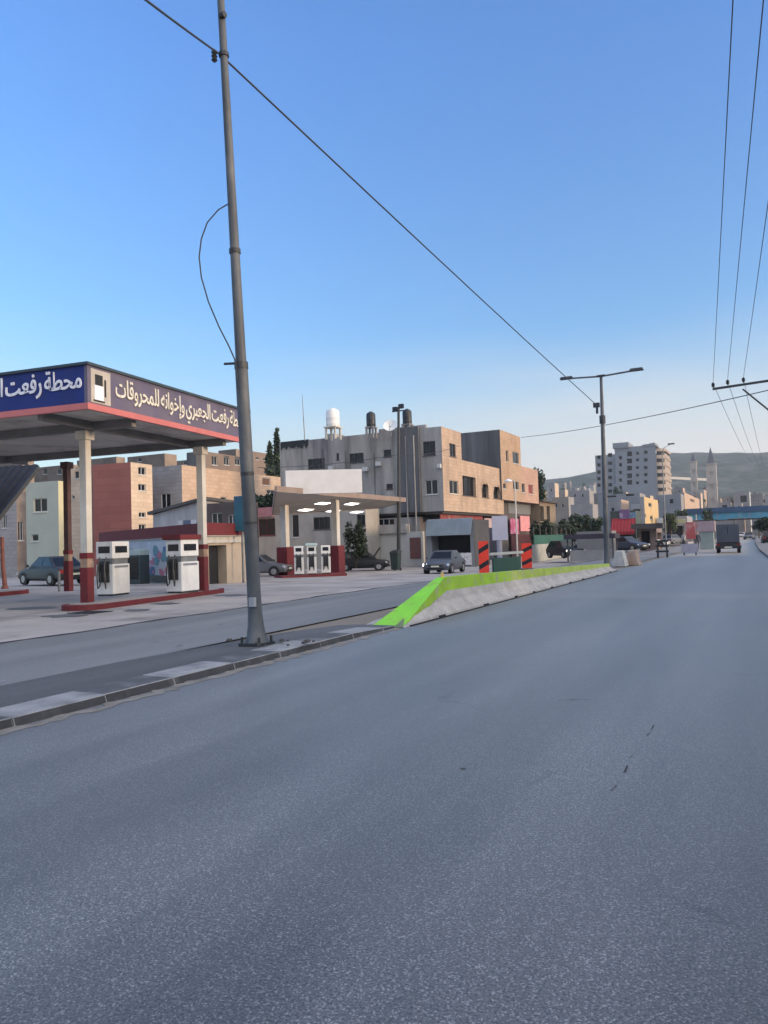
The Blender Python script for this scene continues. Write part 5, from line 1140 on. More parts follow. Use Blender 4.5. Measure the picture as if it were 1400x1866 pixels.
# ================================================================== TWIN CHURCH TOWERS
CH = mat('church_stone', (.42, .37, .32), .9, .12, .3); CHR = mat('church_roof', (.13, .13, .15), .8, .1, 1)
t = thing('church', 'church with two slender pointed stone towers rising before the far hill', 'church', P(1285, 930, 400))
for nm, px0, px1, sh, tipv, ti in (('slim_tower', 1257.5, 1270, 842, 825, 1260.5), ('broad_tower', 1286.5, 1306, 846, 815, 1293)):
    a, b = P(px0, sh, 400), P(px1, sh, 400); w = (b-a).length*.86; c = (a+b)/2; z1 = c.z
    fw_, sw_ = w*.66, w*.66
    mb = MB(); pl = rect(c.x-w/2, c.y-w/2, c.x+w/2, c.y+w/2); ops_f = [('m',)]
    fo = []
    for k in range(3):
        z = z1-4-k*7
        fo.append((w*.33, w*.67, z-2.4, z))
    wallface(mb, pl[0], pl[1], 0, z1, fo, .5); wallface(mb, pl[1], pl[2], 0, z1, fo, .5); wallface(mb, pl[2], pl[3], 0, z1, []); wallface(mb, pl[3], pl[0], 0, z1, [])
    for k in range(2): mb.box(c.x-w/2-.25, c.y-w/2-.25, z1-.3-k*10, c.x+w/2+.25, c.y+w/2+.25, z1+.3-k*10)
    mb.box(c.x-w/2+.55, c.y-w/2+.55, 0, c.x+w/2-.55, c.y+w/2-.55, z1-.5)
    tw = mb.build('tower', CH, t)
    tz = P(ti, tipv, 400).z; mb = MB(); k = .36; mb.loft([[(c.x-w*k, c.y-w*k, z1+.3), (c.x+w*k, c.y-w*k, z1+.3), (c.x+w*k, c.y+w*k, z1+.3), (c.x-w*k, c.y+w*k, z1+.3)], [(c.x-w*.24, c.y-w*.24, z1+(tz-z1)*.45), (c.x+w*.24, c.y-w*.24, z1+(tz-z1)*.45), (c.x+w*.24, c.y+w*.24, z1+(tz-z1)*.45), (c.x-w*.24, c.y+w*.24, z1+(tz-z1)*.45)], [(c.x-.08, c.y-.08, tz), (c.x+.08, c.y-.08, tz), (c.x+.08, c.y+.08, tz), (c.x-.08, c.y+.08, tz)]]); mb.build('spire', CHR, tw)
a, b = P(1270, 905, 402), P(1287, 905, 402); mb = MB(); mb.box(a.x, a.y, 0, b.x, a.y+20, a.z); mb.m = 1; mb.prism([(a.x, a.y), (b.x, a.y), (b.x, a.y+20), (a.x, a.y+20)], a.z+.01, [a.z+2, a.z+5, a.z+5, a.z+2]); mb.build('nave', [CH, CHR], t)

# ================================================================== TOWN HOUSES DOWN THE STREET
tw = [
 # label, left, corner, right, top, depth, wall, side, windows
 ('grey house with two dark windows low left of the far lamp post', 1040, 1080, 1090, 918, 150, M_GREYST, M_GREYST, [(1046, 940, 1052, 948), (1062, 938, 1068, 947)]),
 ('brown grey stone house behind the green hedge', 1006, 1036, 1046, 905, 165, mat('brown_grey_stone', (.25, .22, .19), .88, .15, .3), M_GREYST, [(1012, 918, 1016, 925), (1024, 918, 1028, 925)]),
 ('pale flat roofed house high behind the brown grey stone house', 1038, 1074, 1082, 893, 230, mat('pale_grey_render', (.24, .235, .24), .85, .15, .3), M_GREYST, [(1046, 900, 1050, 906), (1060, 900, 1064, 906)]),
 ('narrow pale house left of the high flat roofed house', 1000, 1011, 1018, 880, 260, M_GREYST, CRM, [(1003, 890, 1006, 896)]),
 ('long flat grey house with strip windows under the tower block', 1090, 1166, 1176, 898, 190, mat('blue_grey_render', (.21, .22, .24), .85, .15, .3), M_GREYST, [(1105, 903, 1124, 906.5), (1140, 900, 1156, 904)]),
 ('small grey house with a dark window right of the far lamp post', 1110, 1127, 1132, 915, 135, M_GREYST, M_GREYST, [(1114, 925, 1120, 932)]),
 ('small peach house above the purple and red shop front', 1126, 1132, 1146, 910, 128, M_GREYST, M_PEACH, []),
 ('white walled house with a dark wide window beside the yellow house', 1150, 1172, 1178, 918, 140, mat('white_render', (.34, .34, .33), .85, .1, .3), CRM, [(1153, 928, 1168, 944)]),
 ('warm yellow sunlit house with brown windows', 1166, 1174, 1199, 905, 122, M_GREYST, mat('yellow_render', (.55, .39, .2), .85, .08, .4), []),
 ('blue grey house with two round dark windows', 1196, 1241, 1246, 900, 170, mat('blue_grey_render', (.3, .31, .33)), M_GREYST, [(1197, 911, 1202, 918), (1220, 909, 1228, 918)]),
 ('sunlit peach house with one brown window before the church', 1238, 1247, 1274, 897, 178, M_GREYST, M_PEACH, []),
 ('pale house with a dark middle on the slope at the right', 1338, 1366, 1372, 895, 330, mat('pale_grey_render', (.33, .325, .33)), M_WHITE, [(1349, 903, 1362, 915)]),
 ('low pale house left of the slope house', 1308, 1332, 1337, 915, 320, mat('pale_grey_render', (.33, .325, .33)), M_GREYST, [(1316, 920, 1326, 925)]),
 ('low grey house at the right edge under the hill', 1384, 1402, 0, 904, 300, M_GREYST, M_GREYST, [(1390, 910, 1395, 916)]),
]
for lb_, a, c, r, top, d, wm, ws, wn in tw:
    house_px('house', lb_[0].upper()*0+lb_, 'house', a, c, r, top, d, [(0, w, dict(mull=0, sill=False)) for w in wn] + ([(1, (1182, 916, 1188, 924), dict(mull=0)), (1, (1174, 936, 1178, 943), dict(mull=0)), (1, (1185, 940, 1190, 947), dict(mull=0))] if 'yellow sunlit' in lb_ else []) + ([(1, (1258, 908, 1266, 916), dict(mull=0, gm=mat('brown_door', (.13, .06, .03))))] if 'one brown window' in lb_ else []), wm, ws, base=-1, group='town houses down the street')
for px, py, d, w in ((1007, 905, 180, 7), (1074, 902, 170, 8), (1177, 898, 150, 4)):
    b = P(px, py, d); r = w*d/2800; mb = MB(); mb.lathe((b.x, b.y, b.z-1), [(0, 0), (r, 0), (r, 2*r), (r*.6, 2.4*r), (0, 2.5*r)], 12)
    tag(mb.build('water_tank', M_WHITE, loc=b), {1007: 'white water tank on a house behind the hedge', 1074: 'white water tank on the house left of the far lamp post', 1177: 'tiny white water tank on the roof by the yellow house'}[px], 'water tank', 'water tanks on the town roofs')

# ---- shops and street clutter along the left kerb
def shop(label, l, c, r, top, d, wm, opening, om=None, name='shop', base=-.3):
    m = P(c, top, d); L_ = PY(l, top, m.y); R_ = PX(r, top, m.x) if r > c else Vector((m.x, m.y+6, 0))
    pl = [(L_.x, m.y), (m.x, m.y), (m.x, R_.y), (L_.x, R_.y)]
    t = thing(name, label, 'shop', (m.x, m.y, 0)); mb = MB(); A, B = pl[0], pl[1]; o = pxrect(A, B, opening) if opening else None
    so = [(.4, max(.6, R_.y-m.y-.4), .1, m.z*.65)]
    pt = wallface(mb, A, B, base, m.z, [o] if o else [], 1.2); pt2 = wallface(mb, pl[1], pl[2], base, m.z, so, .8); wallface(mb, pl[2], pl[3], base, m.z, []); wallface(mb, pl[3], pl[0], base, m.z, []); mb.face([(*p, m.z) for p in pl]); mb.build('wall', wm, t)
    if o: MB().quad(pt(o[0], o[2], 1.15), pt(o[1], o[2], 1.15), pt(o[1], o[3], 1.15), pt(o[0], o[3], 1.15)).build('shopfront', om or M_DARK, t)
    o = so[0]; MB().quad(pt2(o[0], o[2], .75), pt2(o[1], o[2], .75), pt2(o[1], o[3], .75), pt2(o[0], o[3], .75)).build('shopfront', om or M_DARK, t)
    return t, A, B
t, A, B = shop('shop with a bright red awning and purple sign below the peach house', 1112, 1158, 1168, 930, 95, mat('dark_green_front', (.05, .07, .06), .7), (1118, 972, 1156, 1003))
r = pxrect(A, B, (1116, 946, 1160, 969)); p0, p1 = Vector((A[0]+r[0], A[1]-.05, r[3])), Vector((A[0]+r[1], A[1]-.05, r[3])); mb = MB(); nk = 14
for k in range(nk):
    a, b = p0.lerp(p1, k/nk), p0.lerp(p1, (k+1)/nk); dn = Vector((0, -1.3, r[2]-r[3])); mb.m = k % 2
    mb.hexa([a+dn, b+dn, b, a, a+dn+Vector((0, 0, .06)), b+dn+Vector((0, 0, .06)), b+Vector((0, 0, .06)), a+Vector((0, 0, .06))]); mb.quad(a+dn, b+dn, b+dn+Vector((0, 0, -.3)), a+dn+Vector((0, 0, -.3-.06*(k % 2))))
mb.build('awning', [mat('red_awning', (.36, .02, .03), .7, .15, 2), mat('red_awning_dark', (.24, .015, .02), .7, .15, 2)], t)
r = pxrect(A, B, (1129, 929, 1149, 945)); panel(MB(), A, B, r, .06, .15).build('sign_panel', mat('purple_sign', (.16, .09, .2), .6, .3, 1, stain=((.5, .45, .5), 1.2, .8, 1)), t)
t, A, B = shop('brown shop with a dark flat canopy right of the red awning', 1164, 1196, 1206, 955, 88, mat('brown_shop', (.2, .15, .13), .8, .2, 1), (1168, 968, 1186, 1000))
mb = MB(); r = pxrect(A, B, (1164, 955, 1200, 963)); mb.box(A[0]-.6, A[1]-1.6, r[2], B[0]+.9, A[1]-.02, r[3]); mb.build('canopy', M_DFRAME, t)
t, A, B = shop('long shop with dark blue shutters under a grey band', 1208, 1252, 1262, 940, 130, mat('grey_shop', (.3, .29, .3), .8, .12, .5), (1213, 959, 1248, 984), mat('dark_blue_shutter', (.02, .03, .06), .5, .2, 1))
t, A, B = shop('low shop at the far end left of the van', 1262, 1282, 1296, 950, 150, mat('mauve_shop', (.3, .24, .25), .8, .15, .5), None)
# round red sign on a pole at the kerb, white stands
b = G(1258, 1012); tp = P(1258, 950, (b-CAM).dot(-(ROT @ Vector((0, 0, 1)))))
dd = (b-CAM).dot(-(ROT @ Vector((0, 0, 1))))
t = thing('shop_board', 'red and pale upright advertising board on the kerb before the blue shutters', 'board', b)
A, B = b-Vector((.62, 0, 0)), b+Vector((.62, 0, 0)); r = pxrect(A, B, (1250, 952, 1268, 982)); panel(MB(), A, B, r, 0, .12).build('panel', mat('red_board', (.45, .09, .08), .5, .2, 1.2, stain=((.6, .5, .48), 1.1, .9, 1)), t)
for q in (-.4, .4): MB().tube([(b.x+q, b.y+.08, 0), (b.x+q, b.y+.08, r[2])], .05, 6).build('post', M_DSTEEL, t)
panel(MB(), A, B, (.05, 1.2, .2, r[2]-.35), .02, .06).build('lower_panel', mat('pale_mauve_panel', (.36, .33, .38), .6, .2, 1.5), t)
b = G(1290, 1001); t = thing('kiosk', 'pale green street kiosk with a pinkish sign left of the van', 'kiosk', b)
mb = MB(); mb.box(b.x-.6, b.y-.5, 0, b.x+.6, b.y+.6, 1.7); mb.build('body', mat('pale_green_kiosk', (.27, .31, .29), .7, .12, 1), t); MB().box(b.x-.75, b.y-.62, 1.7, b.x+.75, b.y+.7, 2.7).build('sign_panel', mat('pinkish_sign', (.36, .26, .28), .6, .15, 1), t)
# little black rack, concrete blocks
b = G(1208, 1016); t = thing('roadworks_rack', 'small black trestle standing at the end of the median', 'trestle', b); mb = MB()
for sx in (-.3, .3):
    plank(mb, (b.x+sx, b.y-.25, 0), (b.x+sx*.9, b.y, 1.15), .07, .07); plank(mb, (b.x+sx, b.y+.25, 0), (b.x+sx*.9, b.y+.05, 1.1), .07, .07)
mb.build('legs', M_DARK, t); mb = MB()
for z in (.35, .72, 1.05): mb.box(b.x-.42, b.y-.06, z, b.x+.42, b.y-.0, z+.13)
mb.build('boards', M_BLACKPL, t)
def cblock(px, py, label, m, s=1.0):
    b = G(px, py); t = thing('concrete_block', label, 'block', b, rad(12), 'concrete blocks at the end of the median'); mb = MB(); w, l, h = .36*s, .55*s, .85*s
    mb.loft([[(b.x-w, b.y-l, 0), (b.x+w, b.y-l, 0), (b.x+w, b.y+l, 0), (b.x-w, b.y+l, 0)], [(b.x-w*.9, b.y-l, h*.25), (b.x+w*.9, b.y-l, h*.25), (b.x+w*.9, b.y+l, h*.25), (b.x-w*.9, b.y+l, h*.25)], [(b.x-w*.5, b.y-l*.9, h), (b.x+w*.5, b.y-l*.9, h), (b.x+w*.5, b.y+l*.9, h), (b.x-w*.5, b.y+l*.9, h)]])
    mb.build('block', m, t, bevel=.03); mb = MB(); mb.lathe((b.x, b.y-.0, h), [(0, 0), (.09*s, 0), (.09*s, .12), (0, .15)], 8); mb.build('reflector', M_WHITE, t); return t
cblock(1131, 1032, 'pale white concrete block nearest the far lamp post', mat('chalky_block', (.45, .45, .44), .85, .15, 2, stain=((.2, .2, .2), 2.5, .7, .6)), .95)
cblock(1155, 1030, 'orange tinted concrete block next to the pale white block', mat('faded_orange_block', (.36, .25, .19), .85, .2, 2, stain=((.4, .38, .36), 2.5, .7, 1)), .95)
b = G(1173, 1024); t = thing('traffic_drum', 'dark blue drum beside the orange tinted block', 'drum', b); mb = MB(); mb.lathe(b, [(0, 0), (.3, 0), (.28, .5), (.3, .55), (.26, 1.0), (0, 1.02)], 14); mb.build('drum', mat('drum_navy', (.02, .025, .05), .5, .1), t, smooth=True)
# low table/bus bench structure behind the barrier end
b = P(1076, 1010, 55); b.z = gz(b.x, b.y); t = thing('market_stall', 'dark roofed open stall behind the far end of the barrier', 'stall', b); zt5 = P(1076, 982, 55).z; w = 1.6; mb = MB()
for sx in (-1, 1):
    for sy in (0, 1.6): mb.box(b.x+sx*w-.05, b.y+sy-.05, b.z, b.x+sx*w+.05, b.y+sy+.05, zt5)
mb.build('posts', M_DFRAME, t); MB().box(b.x-w-.2, b.y-.3, zt5, b.x+w+.2, b.y+1.9, zt5+.35).build('roof', mat('dark_purple_roof', (.04, .03, .045), .7, .3, 1), t); MB().box(b.x-w+.1, b.y+.2, b.z, b.x+w-.1, b.y+1, b.z+.8).build('counter', mat('pale_counter', (.33, .31, .29), .8), t)
b = P(1083, 976, 62); mb = MB(); mb.box(b.x-1.4, b.y, 0, b.x+1.4, b.y+2, b.z+.35); tag(mb.build('cabin', mat('pale_cabin', (.2, .19, .18), .8, .1, 1), loc=(b.x, b.y, 0)), 'pale box cabin behind the dark roofed stall', 'cabin')

# green screen fence with hedge
a, b = P(973, 995, 66), P(1040, 992, 84); a.z = b.z = -.3
t = thing('screen_fence', 'dark teal green screen fence with a pale kerb wall before the hedge', 'fence', a); ln = (b-a).length
z2, z3 = P(973, 975, 66).z, P(973, 992, 66).z
panel(MB(), a, b, (0, ln, z3, z2), 0, .05).build('screen', mat('green_screen', (.015, .085, .06), .7, .25, .8), t)
panel(MB(), a, b, (-.2, ln+.2, -.5, z3-.02), -.1, .25).build('base_wall', mat('pale_kerb_wall', (.3, .3, .27), .85, .15, 1), t)
mb = MB()
for k in range(8):
    q = a.lerp(b, k/7); mb.tube([(q.x, q.y+.1, z3-.3), (q.x, q.y+.1, z2+.7)], .04, 6)
mb.build('post', M_DSTEEL, t)

# ================================================================== BLUE FOOTBRIDGE / AWNING BAND ACROSS THE STREET END
yb2 = 190; zb0, zb1, zb3 = PY(1330, 946, yb2).z, PY(1330, 934, yb2).z, PY(1330, 924, yb2).z; x0, x1 = PY(1232, 940, yb2).x, PY(1400, 940, yb2).x+12
CY = mat('turquoise_panel', (.07, .27, .38), .55, .25, .25, stain=((.2, .42, .5), .35, .8, 1)); NVY = mat('blue_roof_sheet', (.03, .075, .15), .6, .25, .3)
t = thing('covered_footbridge', 'long turquoise sided covered footbridge with a blue roof across the far end of the street', 'footbridge', ((x0+x1)/2, yb2, 0))
mb = MB(); n = 14
for k in range(n):
    xa, xb_ = x0+(x1-x0)*k/n, x0+(x1-x0)*(k+1)/n-.12; mb.box(xa, yb2, zb0+random.uniform(-.15, .2), xb_, yb2+.1, zb1)
mb.build('side_panel', CY, t); MB().box(x0-.5, yb2-.3, zb1+.01, x1, yb2+3.4, zb3).build('roof', NVY, t); MB().box(x0, yb2+.15, zb0-.25, x1, yb2+3.2, zb0+.05).build('deck', M_DSTEEL, t)
mb = MB()
for xx in (x0+1, PY(1297, 940, yb2).x, PY(1296, 940, yb2).x-.01+.5, x1-5): mb.box(xx-.25, yb2+1.2, 0, xx+.25, yb2+1.8, zb0-.25)
mb.build('pier', M_STEEL, t)

# ================================================================== RIGHT HAND POWER POLE AND WIRES
d_ = 36; A1 = P(1299, 709, d_); px_ = 2.75; pb = Vector((px_, A1.y, .14))
t = thing('power_pole', 'dark steel power pole at the right kerb with a long offset crossarm', 'power pole', pb)
mb = MB(); mb.tube([pb, (px_, A1.y, A1.z+.4)], [.17, .11], 12); mb.build('pole', M_DSTEEL, t)
mb = MB(); plank(mb, A1, (px_+.7, A1.y, A1.z+.25), .09, .1); mb.build('crossarm', M_DSTEEL, t)
mb = MB(); s0 = P(1354, 709, d_); s1 = P(1402, 752, d_); dv3 = (s1-s0); k = (px_-s0.x)/dv3.x; mb.tube([s0, Vector((px_, A1.y, (s0+dv3*k).z))], .04, 6); mb.build('brace', M_DSTEEL, t)
ends = []
for px, py in ((1300, 703), (1327, 700), (1356, 698)):
    q = P(px, py, d_); q.y = A1.y; mb = MB(); mb.lathe(q-Vector((0, 0, .1)), [(.02, 0), (.03, .05), (.09, .08), (.05, .12), (.09, .15), (.05, .19), (.07, .22), (0, .26)], 10); mb.build('insulator', M_DARK, t); ends.append(q+Vector((0, 0, .12)))
for q, (u, v, dd_), nm in zip(ends, ((1335, 0, 10), (1390, 0, 10), (1400, 360, 15.3)), ('left', 'middle', 'right')):
    w = P(u, v, dd_); far = q+(w-q)*(1.9 if v == 0 else 2.2); mb = MB(); pts = []
    for k in range(33): f = k/32; pts.append(q.lerp(far, f)-Vector((0, 0, .25*4*f*(1-f)*.35)))
    mb.tube(pts, .009, 5); tag(mb.build('power_line', M_WIRE, loc=q), 'thin power line rising from the %s insulator of the right power pole' % nm, 'power line', 'power lines over the right kerb')
for q, (u, v), nm in zip(ends, ((1372, 845), (1384, 850), (1394, 853)), ('left', 'middle', 'right')):
    e = P(u, v, 120); mb = MB(); mb.tube(sag(q, e, .5), .012, 5); tag(mb.build('power_line', M_WIRE, loc=q), 'faint power line running on up the street from the %s insulator' % nm, 'power line', 'power lines over the right kerb')
a, b = P(950, 797, 84), Vector((px_, A1.y, P(1400, 712, d_).z+.2)); mid = P(1100, 772, 66)
mb = MB(); mb.tube(sag(a, b, .35, 30), .024, 6); tag(mb.build('overhead_cable', M_WIRE, loc=a), 'black cable crossing the street from the stone tower house to the right power pole', 'cable', 'overhead street cables')
# far street lamp head over the tower block's right
b = G(1236, 1000); tp = PX(1212, 815, b.x+.2)
t = thing('distant_lamp_post', 'thin distant street lamp with a curved arm right of the tower block', 'lamp post', b); zz = P(1212, 815, (b-CAM).dot(-(ROT @ Vector((0, 0, 1))))).z
e = P(1223, 809, (b-CAM).dot(-(ROT @ Vector((0, 0, 1))))); s_ = P(1210, 816, (b-CAM).dot(-(ROT @ Vector((0, 0, 1)))))
b2 = Vector((s_.x-.2, s_.y, 0)); t.location = b2
mb = MB(); mb.tube([b2, (b2.x, b2.y, s_.z-.8), s_, e], [.07, .05, .035, .03], 6); mb.build('pole', M_STEEL, t); MB().box(e.x-.3, e.y-.12, e.z-.05, e.x+.35, e.y+.12, e.z+.07).build('lamp_head', M_DSTEEL, t)

# ================================================================== TREES AND SHRUBS
def foliage(mb, blobs, n, s, seed):
    rnd = random.Random(seed)
    for _ in range(n):
        c, r = rnd.choice(blobs); 
        v = Vector((rnd.gauss(0, 1), rnd.gauss(0, 1), rnd.gauss(0, 1))).normalized()*(rnd.random()**.45)
        p = Vector(c)+Vector((v.x*r[0], v.y*r[1], v.z*r[2])); q = s*rnd.uniform(.5, 1.3)
        a = Vector((rnd.gauss(0, 1), rnd.gauss(0, 1), rnd.gauss(0, .7))).normalized(); b = a.cross(Vector((rnd.gauss(0, 1), rnd.gauss(0, 1), rnd.gauss(0, 1)))).normalized()
        mb.m = rnd.choice((0, 0, 1)); mb.face([p-a*q, p+b*q*.5, p+a*q, p-b*q*.5])
def tree(label, px, base_v, top_v, wpx, d, kind='round', n=1400, mats=None, name='tree', seed=1, group='trees and shrubs', base_z=None):
    b = P(px, base_v, d); z1 = P(px, top_v, d).z; z0 = b.z if base_z is None else base_z; h = z1-z0; r = wpx*d/2800; mats = mats or [M_LEAFD, M_LEAF]
    t = thing(name, label, 'tree' if kind != 'bush' else 'shrub', (b.x, b.y, z0), 0, group); rnd = random.Random(seed)
    c = Vector((b.x, b.y, z0)); mb = MB()
    if kind == 'cypress':
        bl = [(c+Vector((rnd.uniform(-.1, .1)*r, rnd.uniform(-.1, .1)*r, h*f)), (r*k, r*k, h*.09)) for f, k in ((.08, .75), (.18, .95), (.3, 1), (.42, .95), (.54, .85), (.66, .68), (.77, .5), (.87, .32), (.95, .16))]
    elif kind == 'bush':
        bl = [(c+Vector((rnd.uniform(-1, 1)*r*.8, rnd.uniform(-.5, .5)*r, h*rnd.uniform(.25, .7))), (r*.4, r*.4, h*.32)) for _ in range(9)]
    elif kind == 'palm': bl = []
    else:
        bl = [(c+Vector((rnd.uniform(-.6, .6)*r, rnd.uniform(-.6, .6)*r, h*rnd.uniform(.45, .86))), (r*rnd.uniform(.3, .5), r*.42, h*rnd.uniform(.1, .17))) for _ in range(11)]
    tr = MB(); 
    if kind != 'bush':
        tr.tube([c, c+Vector((.02*h, 0, h*.35)), c+Vector((0, .02*h, h*.7))], [h*.03+.03, h*.022+.02, h*.012+.01], 7)
        for bb, _ in bl[:6]: tr.tube([c+Vector((0, 0, h*.35)), bb], [h*.012+.01, .01], 5)
        tr.build('trunk', M_BARK, t)
    else:
        for bb, _ in bl[:5]: tr.tube([c, bb], [.03, .01], 5)
        tr.build('stem', M_BARK, t)
    if kind == 'palm':
        for k in range(16):
            an = 2*math.pi*k/16+rnd.uniform(-.2, .2); up = rnd.uniform(.1, .9); prev = None
            for j in range(9):
                f = j/8; p = c+Vector((math.cos(an)*r*f, math.sin(an)*r*f, h*(.72+.28*up*math.sin(f*2.2)-.25*f*f))); side = Vector((-math.sin(an), math.cos(an), 0))
                for s_ in (-1, 1): mb.m = k % 2; mb.face([p, p+side*s_*r*.22*(1-f*.6)+Vector((math.cos(an)*r*.1, math.sin(an)*r*.1, -.1*r)), p+Vector((math.cos(an)*r*.13, math.sin(an)*r*.13, 0))])
    else: foliage(mb, bl, n, max(.06, r*(.3 if kind == 'cypress' else .17)), seed)
    mb.build('crown', mats, t); return t
tree('dark pointed cypress left of the concrete block roof', 505, 872, 787, 34, 118, 'cypress', 1500, seed=2, base_z=0)
tree('lower dark cypress leaning against the concrete block', 492, 880, 812, 36, 112, 'cypress', 1400, seed=3, base_z=0)
tree('dark round tree top peeping over the left end of the concrete roof', 544, 850, 793, 26, 96, 'round', 1500, seed=4, base_z=2)
tree('green hedge bush below the peach balcony house', 482, 930, 898, 52, 84, 'bush', 1500, [M_LEAFD, M_LEAF], 'hedge', 5)
tree('dark bush against the wall by the right column of the smaller canopy', 650, 1035, 940, 46, 58.5, 'bush', 1300, [M_LEAFD, M_LEAFD], 'bush', 6)
tree('dark bushy tree at the right end of the stone house', 984, 960, 842, 34, 104, 'round', 2200, seed=7, base_z=0)
tree('palm like plant with arching fronds behind the screen fence', 1022, 985, 945, 52, 84, 'palm', seed=8, base_z=0, name='palm')
tree('dark green hedge mass behind the screen fence, left part', 990, 985, 938, 44, 80, 'bush', 2200, [M_LEAFD, M_LEAFD], 'hedge', 9, base_z=0)
tree('dark green hedge mass behind the screen fence, right part', 1036, 988, 944, 46, 98, 'bush', 2200, [M_LEAFD, M_LEAF], 'hedge', 10, base_z=0)
tree('olive tree standing before the brown grey stone house', 1062, 990, 935, 46, 112, 'round', 2200, [M_LEAFD, M_LEAFY], seed=12, base_z=0)
tree('dark tree left of the far lamp post shaft', 1090, 990, 938, 30, 105, 'round', 1500, seed=13, base_z=0)
tree('small dark tree between the tower block and the strip window house', 1126, 900, 880, 20, 250, 'round', 900, seed=14, base_z=8)
tree('dark green tree between the red awning and the brown shop', 1166, 985, 938, 26, 100, 'round', 1500, [M_LEAFD, M_LEAF], seed=61, base_z=0)
tree('dark green tree above the dark blue shutters', 1244, 975, 926, 26, 145, 'round', 1500, [M_LEAFD, M_LEAF], seed=62, base_z=0)
tree('dark green tree at the near end of the footbridge', 1290, 975, 925, 24, 170, 'round', 1300, [M_LEAFD, M_LEAFY], seed=63, base_z=0)
tree('yellow green tree before the blue grey house', 1222, 965, 930, 30, 128, 'round', 1200, [M_LEAF, M_LEAFY], seed=15, base_z=0)
tree('dark street tree at the right edge above the parked car', 1402, 1000, 938, 40, 100, 'round', 2600, seed=16, base_z=0)
tree('dark street tree further up the right kerb', 1384, 990, 946, 22, 150, 'round', 1200, seed=17, base_z=0)
random.seed(31)
for k, (px, v0, v1, w, d) in enumerate(((470, 860, 812, 26, 210), (1280, 930, 898, 24, 300), (1322, 925, 902, 20, 420), (1352, 925, 895, 26, 440), (1384, 915, 892, 26, 420), (1236, 900, 878, 24, 380), (1026, 905, 880, 20, 320), (1066, 900, 876, 24, 330))):
    tree(['bare looking green tree on the slope beyond the near pole', 'green tree between the church towers and street', 'small green tree left of the slope house', 'green tree behind the slope house', 'green tree right of the slope house', 'dark tree behind the peach house roof', 'dark tree behind the narrow pale house', 'dark tree before the left foot of the tower block'][k], px, v0, v1, w, d, 'round', 500, [M_LEAFD, M_LEAF], seed=40+k, base_z=0)
# pale retaining wall and scattered houses on the hill
def hill_pt(u, v, d): return P(u, v, d)
a, b = P(1212, 869, 700), P(1292, 873, 760); mb = MB(); plank(mb, a-Vector((0, 0, .8)), b-Vector((0, 0, .8)), 3, 2.4); tag(mb.build('hill_wall', mat('pale_hill_wall', (.42, .4, .38), .85, .1, .1), loc=a), 'long pale wall crossing the hill behind the church', 'wall')

# ---- the dense far town: small houses one cannot tell apart, and houses on the hill
rnd = random.Random(4); tones = [mat('town_a', (.26, .235, .21), .88, .2, .3), mat('town_b', (.2, .19, .185), .88, .2, .3), mat('town_c', (.33, .31, .29), .88, .15, .3)]; warm = [CRM, M_PEACH, mat('town_d', (.34, .27, .21), .88, .2, .3)]
for k in range(34):
    px = 985+ (k*37 % 413)+rnd.uniform(-6, 6); d = rnd.uniform(210, 430); w = rnd.uniform(12, 24)*(300/d)**.5; top = rnd.uniform(888, 926)+(8 if px > 1300 else 0)
    if 1080 < px < 1225: d = rnd.uniform(200, 290); top = rnd.uniform(896, 920)
    wn = [(px-w/2+w*f-1.4, top+5+6*j, px-w/2+w*f+1.4, top+8.5+6*j) for f in (.25, .65) for j in range(2) if rnd.random() < .75]
    house_px('house', 'small stone house packed into the dense far town below the hill', 'house', px-w/2, px+w/2, px+w*.5+rnd.uniform(3, 6) if px < 1340 else 0, top, d, [(0, q, dict(mull=0, sill=False)) for q in wn], rnd.choice(tones), rnd.choice(warm), base=-1, depth=8, group='small far town houses')
for k in range(30):
    px = rnd.choice((rnd.uniform(990, 1080), rnd.uniform(1215, 1398), rnd.uniform(1310, 1398))); v = rnd.uniform(876, 896) if px < 1090 else rnd.uniform(862, 905); d = 640+(905-v)*7; w = rnd.uniform(4, 9)
    house_px('house', 'tiny pale house dotted on the green hill', 'house', px-w/2, px+w/2, 0, v, d, [], rnd.choice(tones), None, base=P(px, v+7, d).z-12, depth=9, group='tiny hill houses', par=.1)
# ---- more along the left kerb
for k, (px, d, rz_, m_, lb_) in enumerate(((1186, 92, -95, M_WHT, 'white car parked in front of the brown shop'), (1226, 118, -20, M_GREYC, 'grey car parked before the dark blue shutters'), (1243, 140, -10, M_BLK, 'small black car parked beyond the grey one near the blue shutters'), (1352, 185, 175, M_WHT, 'white car coming down the far end of the road'), (1366, 150, 176, M_GREYC, 'grey car coming down the road right of the van'))):
    g = P(px, 985, d); car(lb_, m_, (g.x, g.y, 0), rad(rz_), 'hatch' if k % 2 else 'sedan', 4.2, 1.74, 1.45)
for k, (l_, tp_, r_, bt_, d, c3, lb_) in enumerate(((1198, 944, 1209, 953, 86, (.5, .5, .45), 'small cream sign over the brown shop canopy'), (1213, 946, 1231, 953, 128, (.12, .22, .32), 'blue grey sign over the left of the blue shutters'), (1235, 946, 1250, 953, 128, (.45, .42, .2), 'dull yellow sign over the right of the blue shutters'), (1263, 953, 1280, 961, 148, (.4, .14, .14), 'small red sign on the low shop left of the van'), (1148, 934, 1160, 944, 93, (.1, .2, .3), 'blue sign beside the purple shop sign'))):
    p_ = P(r_, tp_, d); A, B = PY(l_, tp_, p_.y-.3), PY(r_, tp_, p_.y-.3); r = pxrect(A, B, (l_, tp_, r_, bt_)); tag(panel(MB(), A, B, r, .0, .12).build('shop_sign', mat('sign_tone_%d' % k, c3, .6, .25, 1, stain=((.55, .54, .52), 1.6, .8, 1)), loc=A, bevel=.01), lb_, 'sign', 'shop signs down the street')
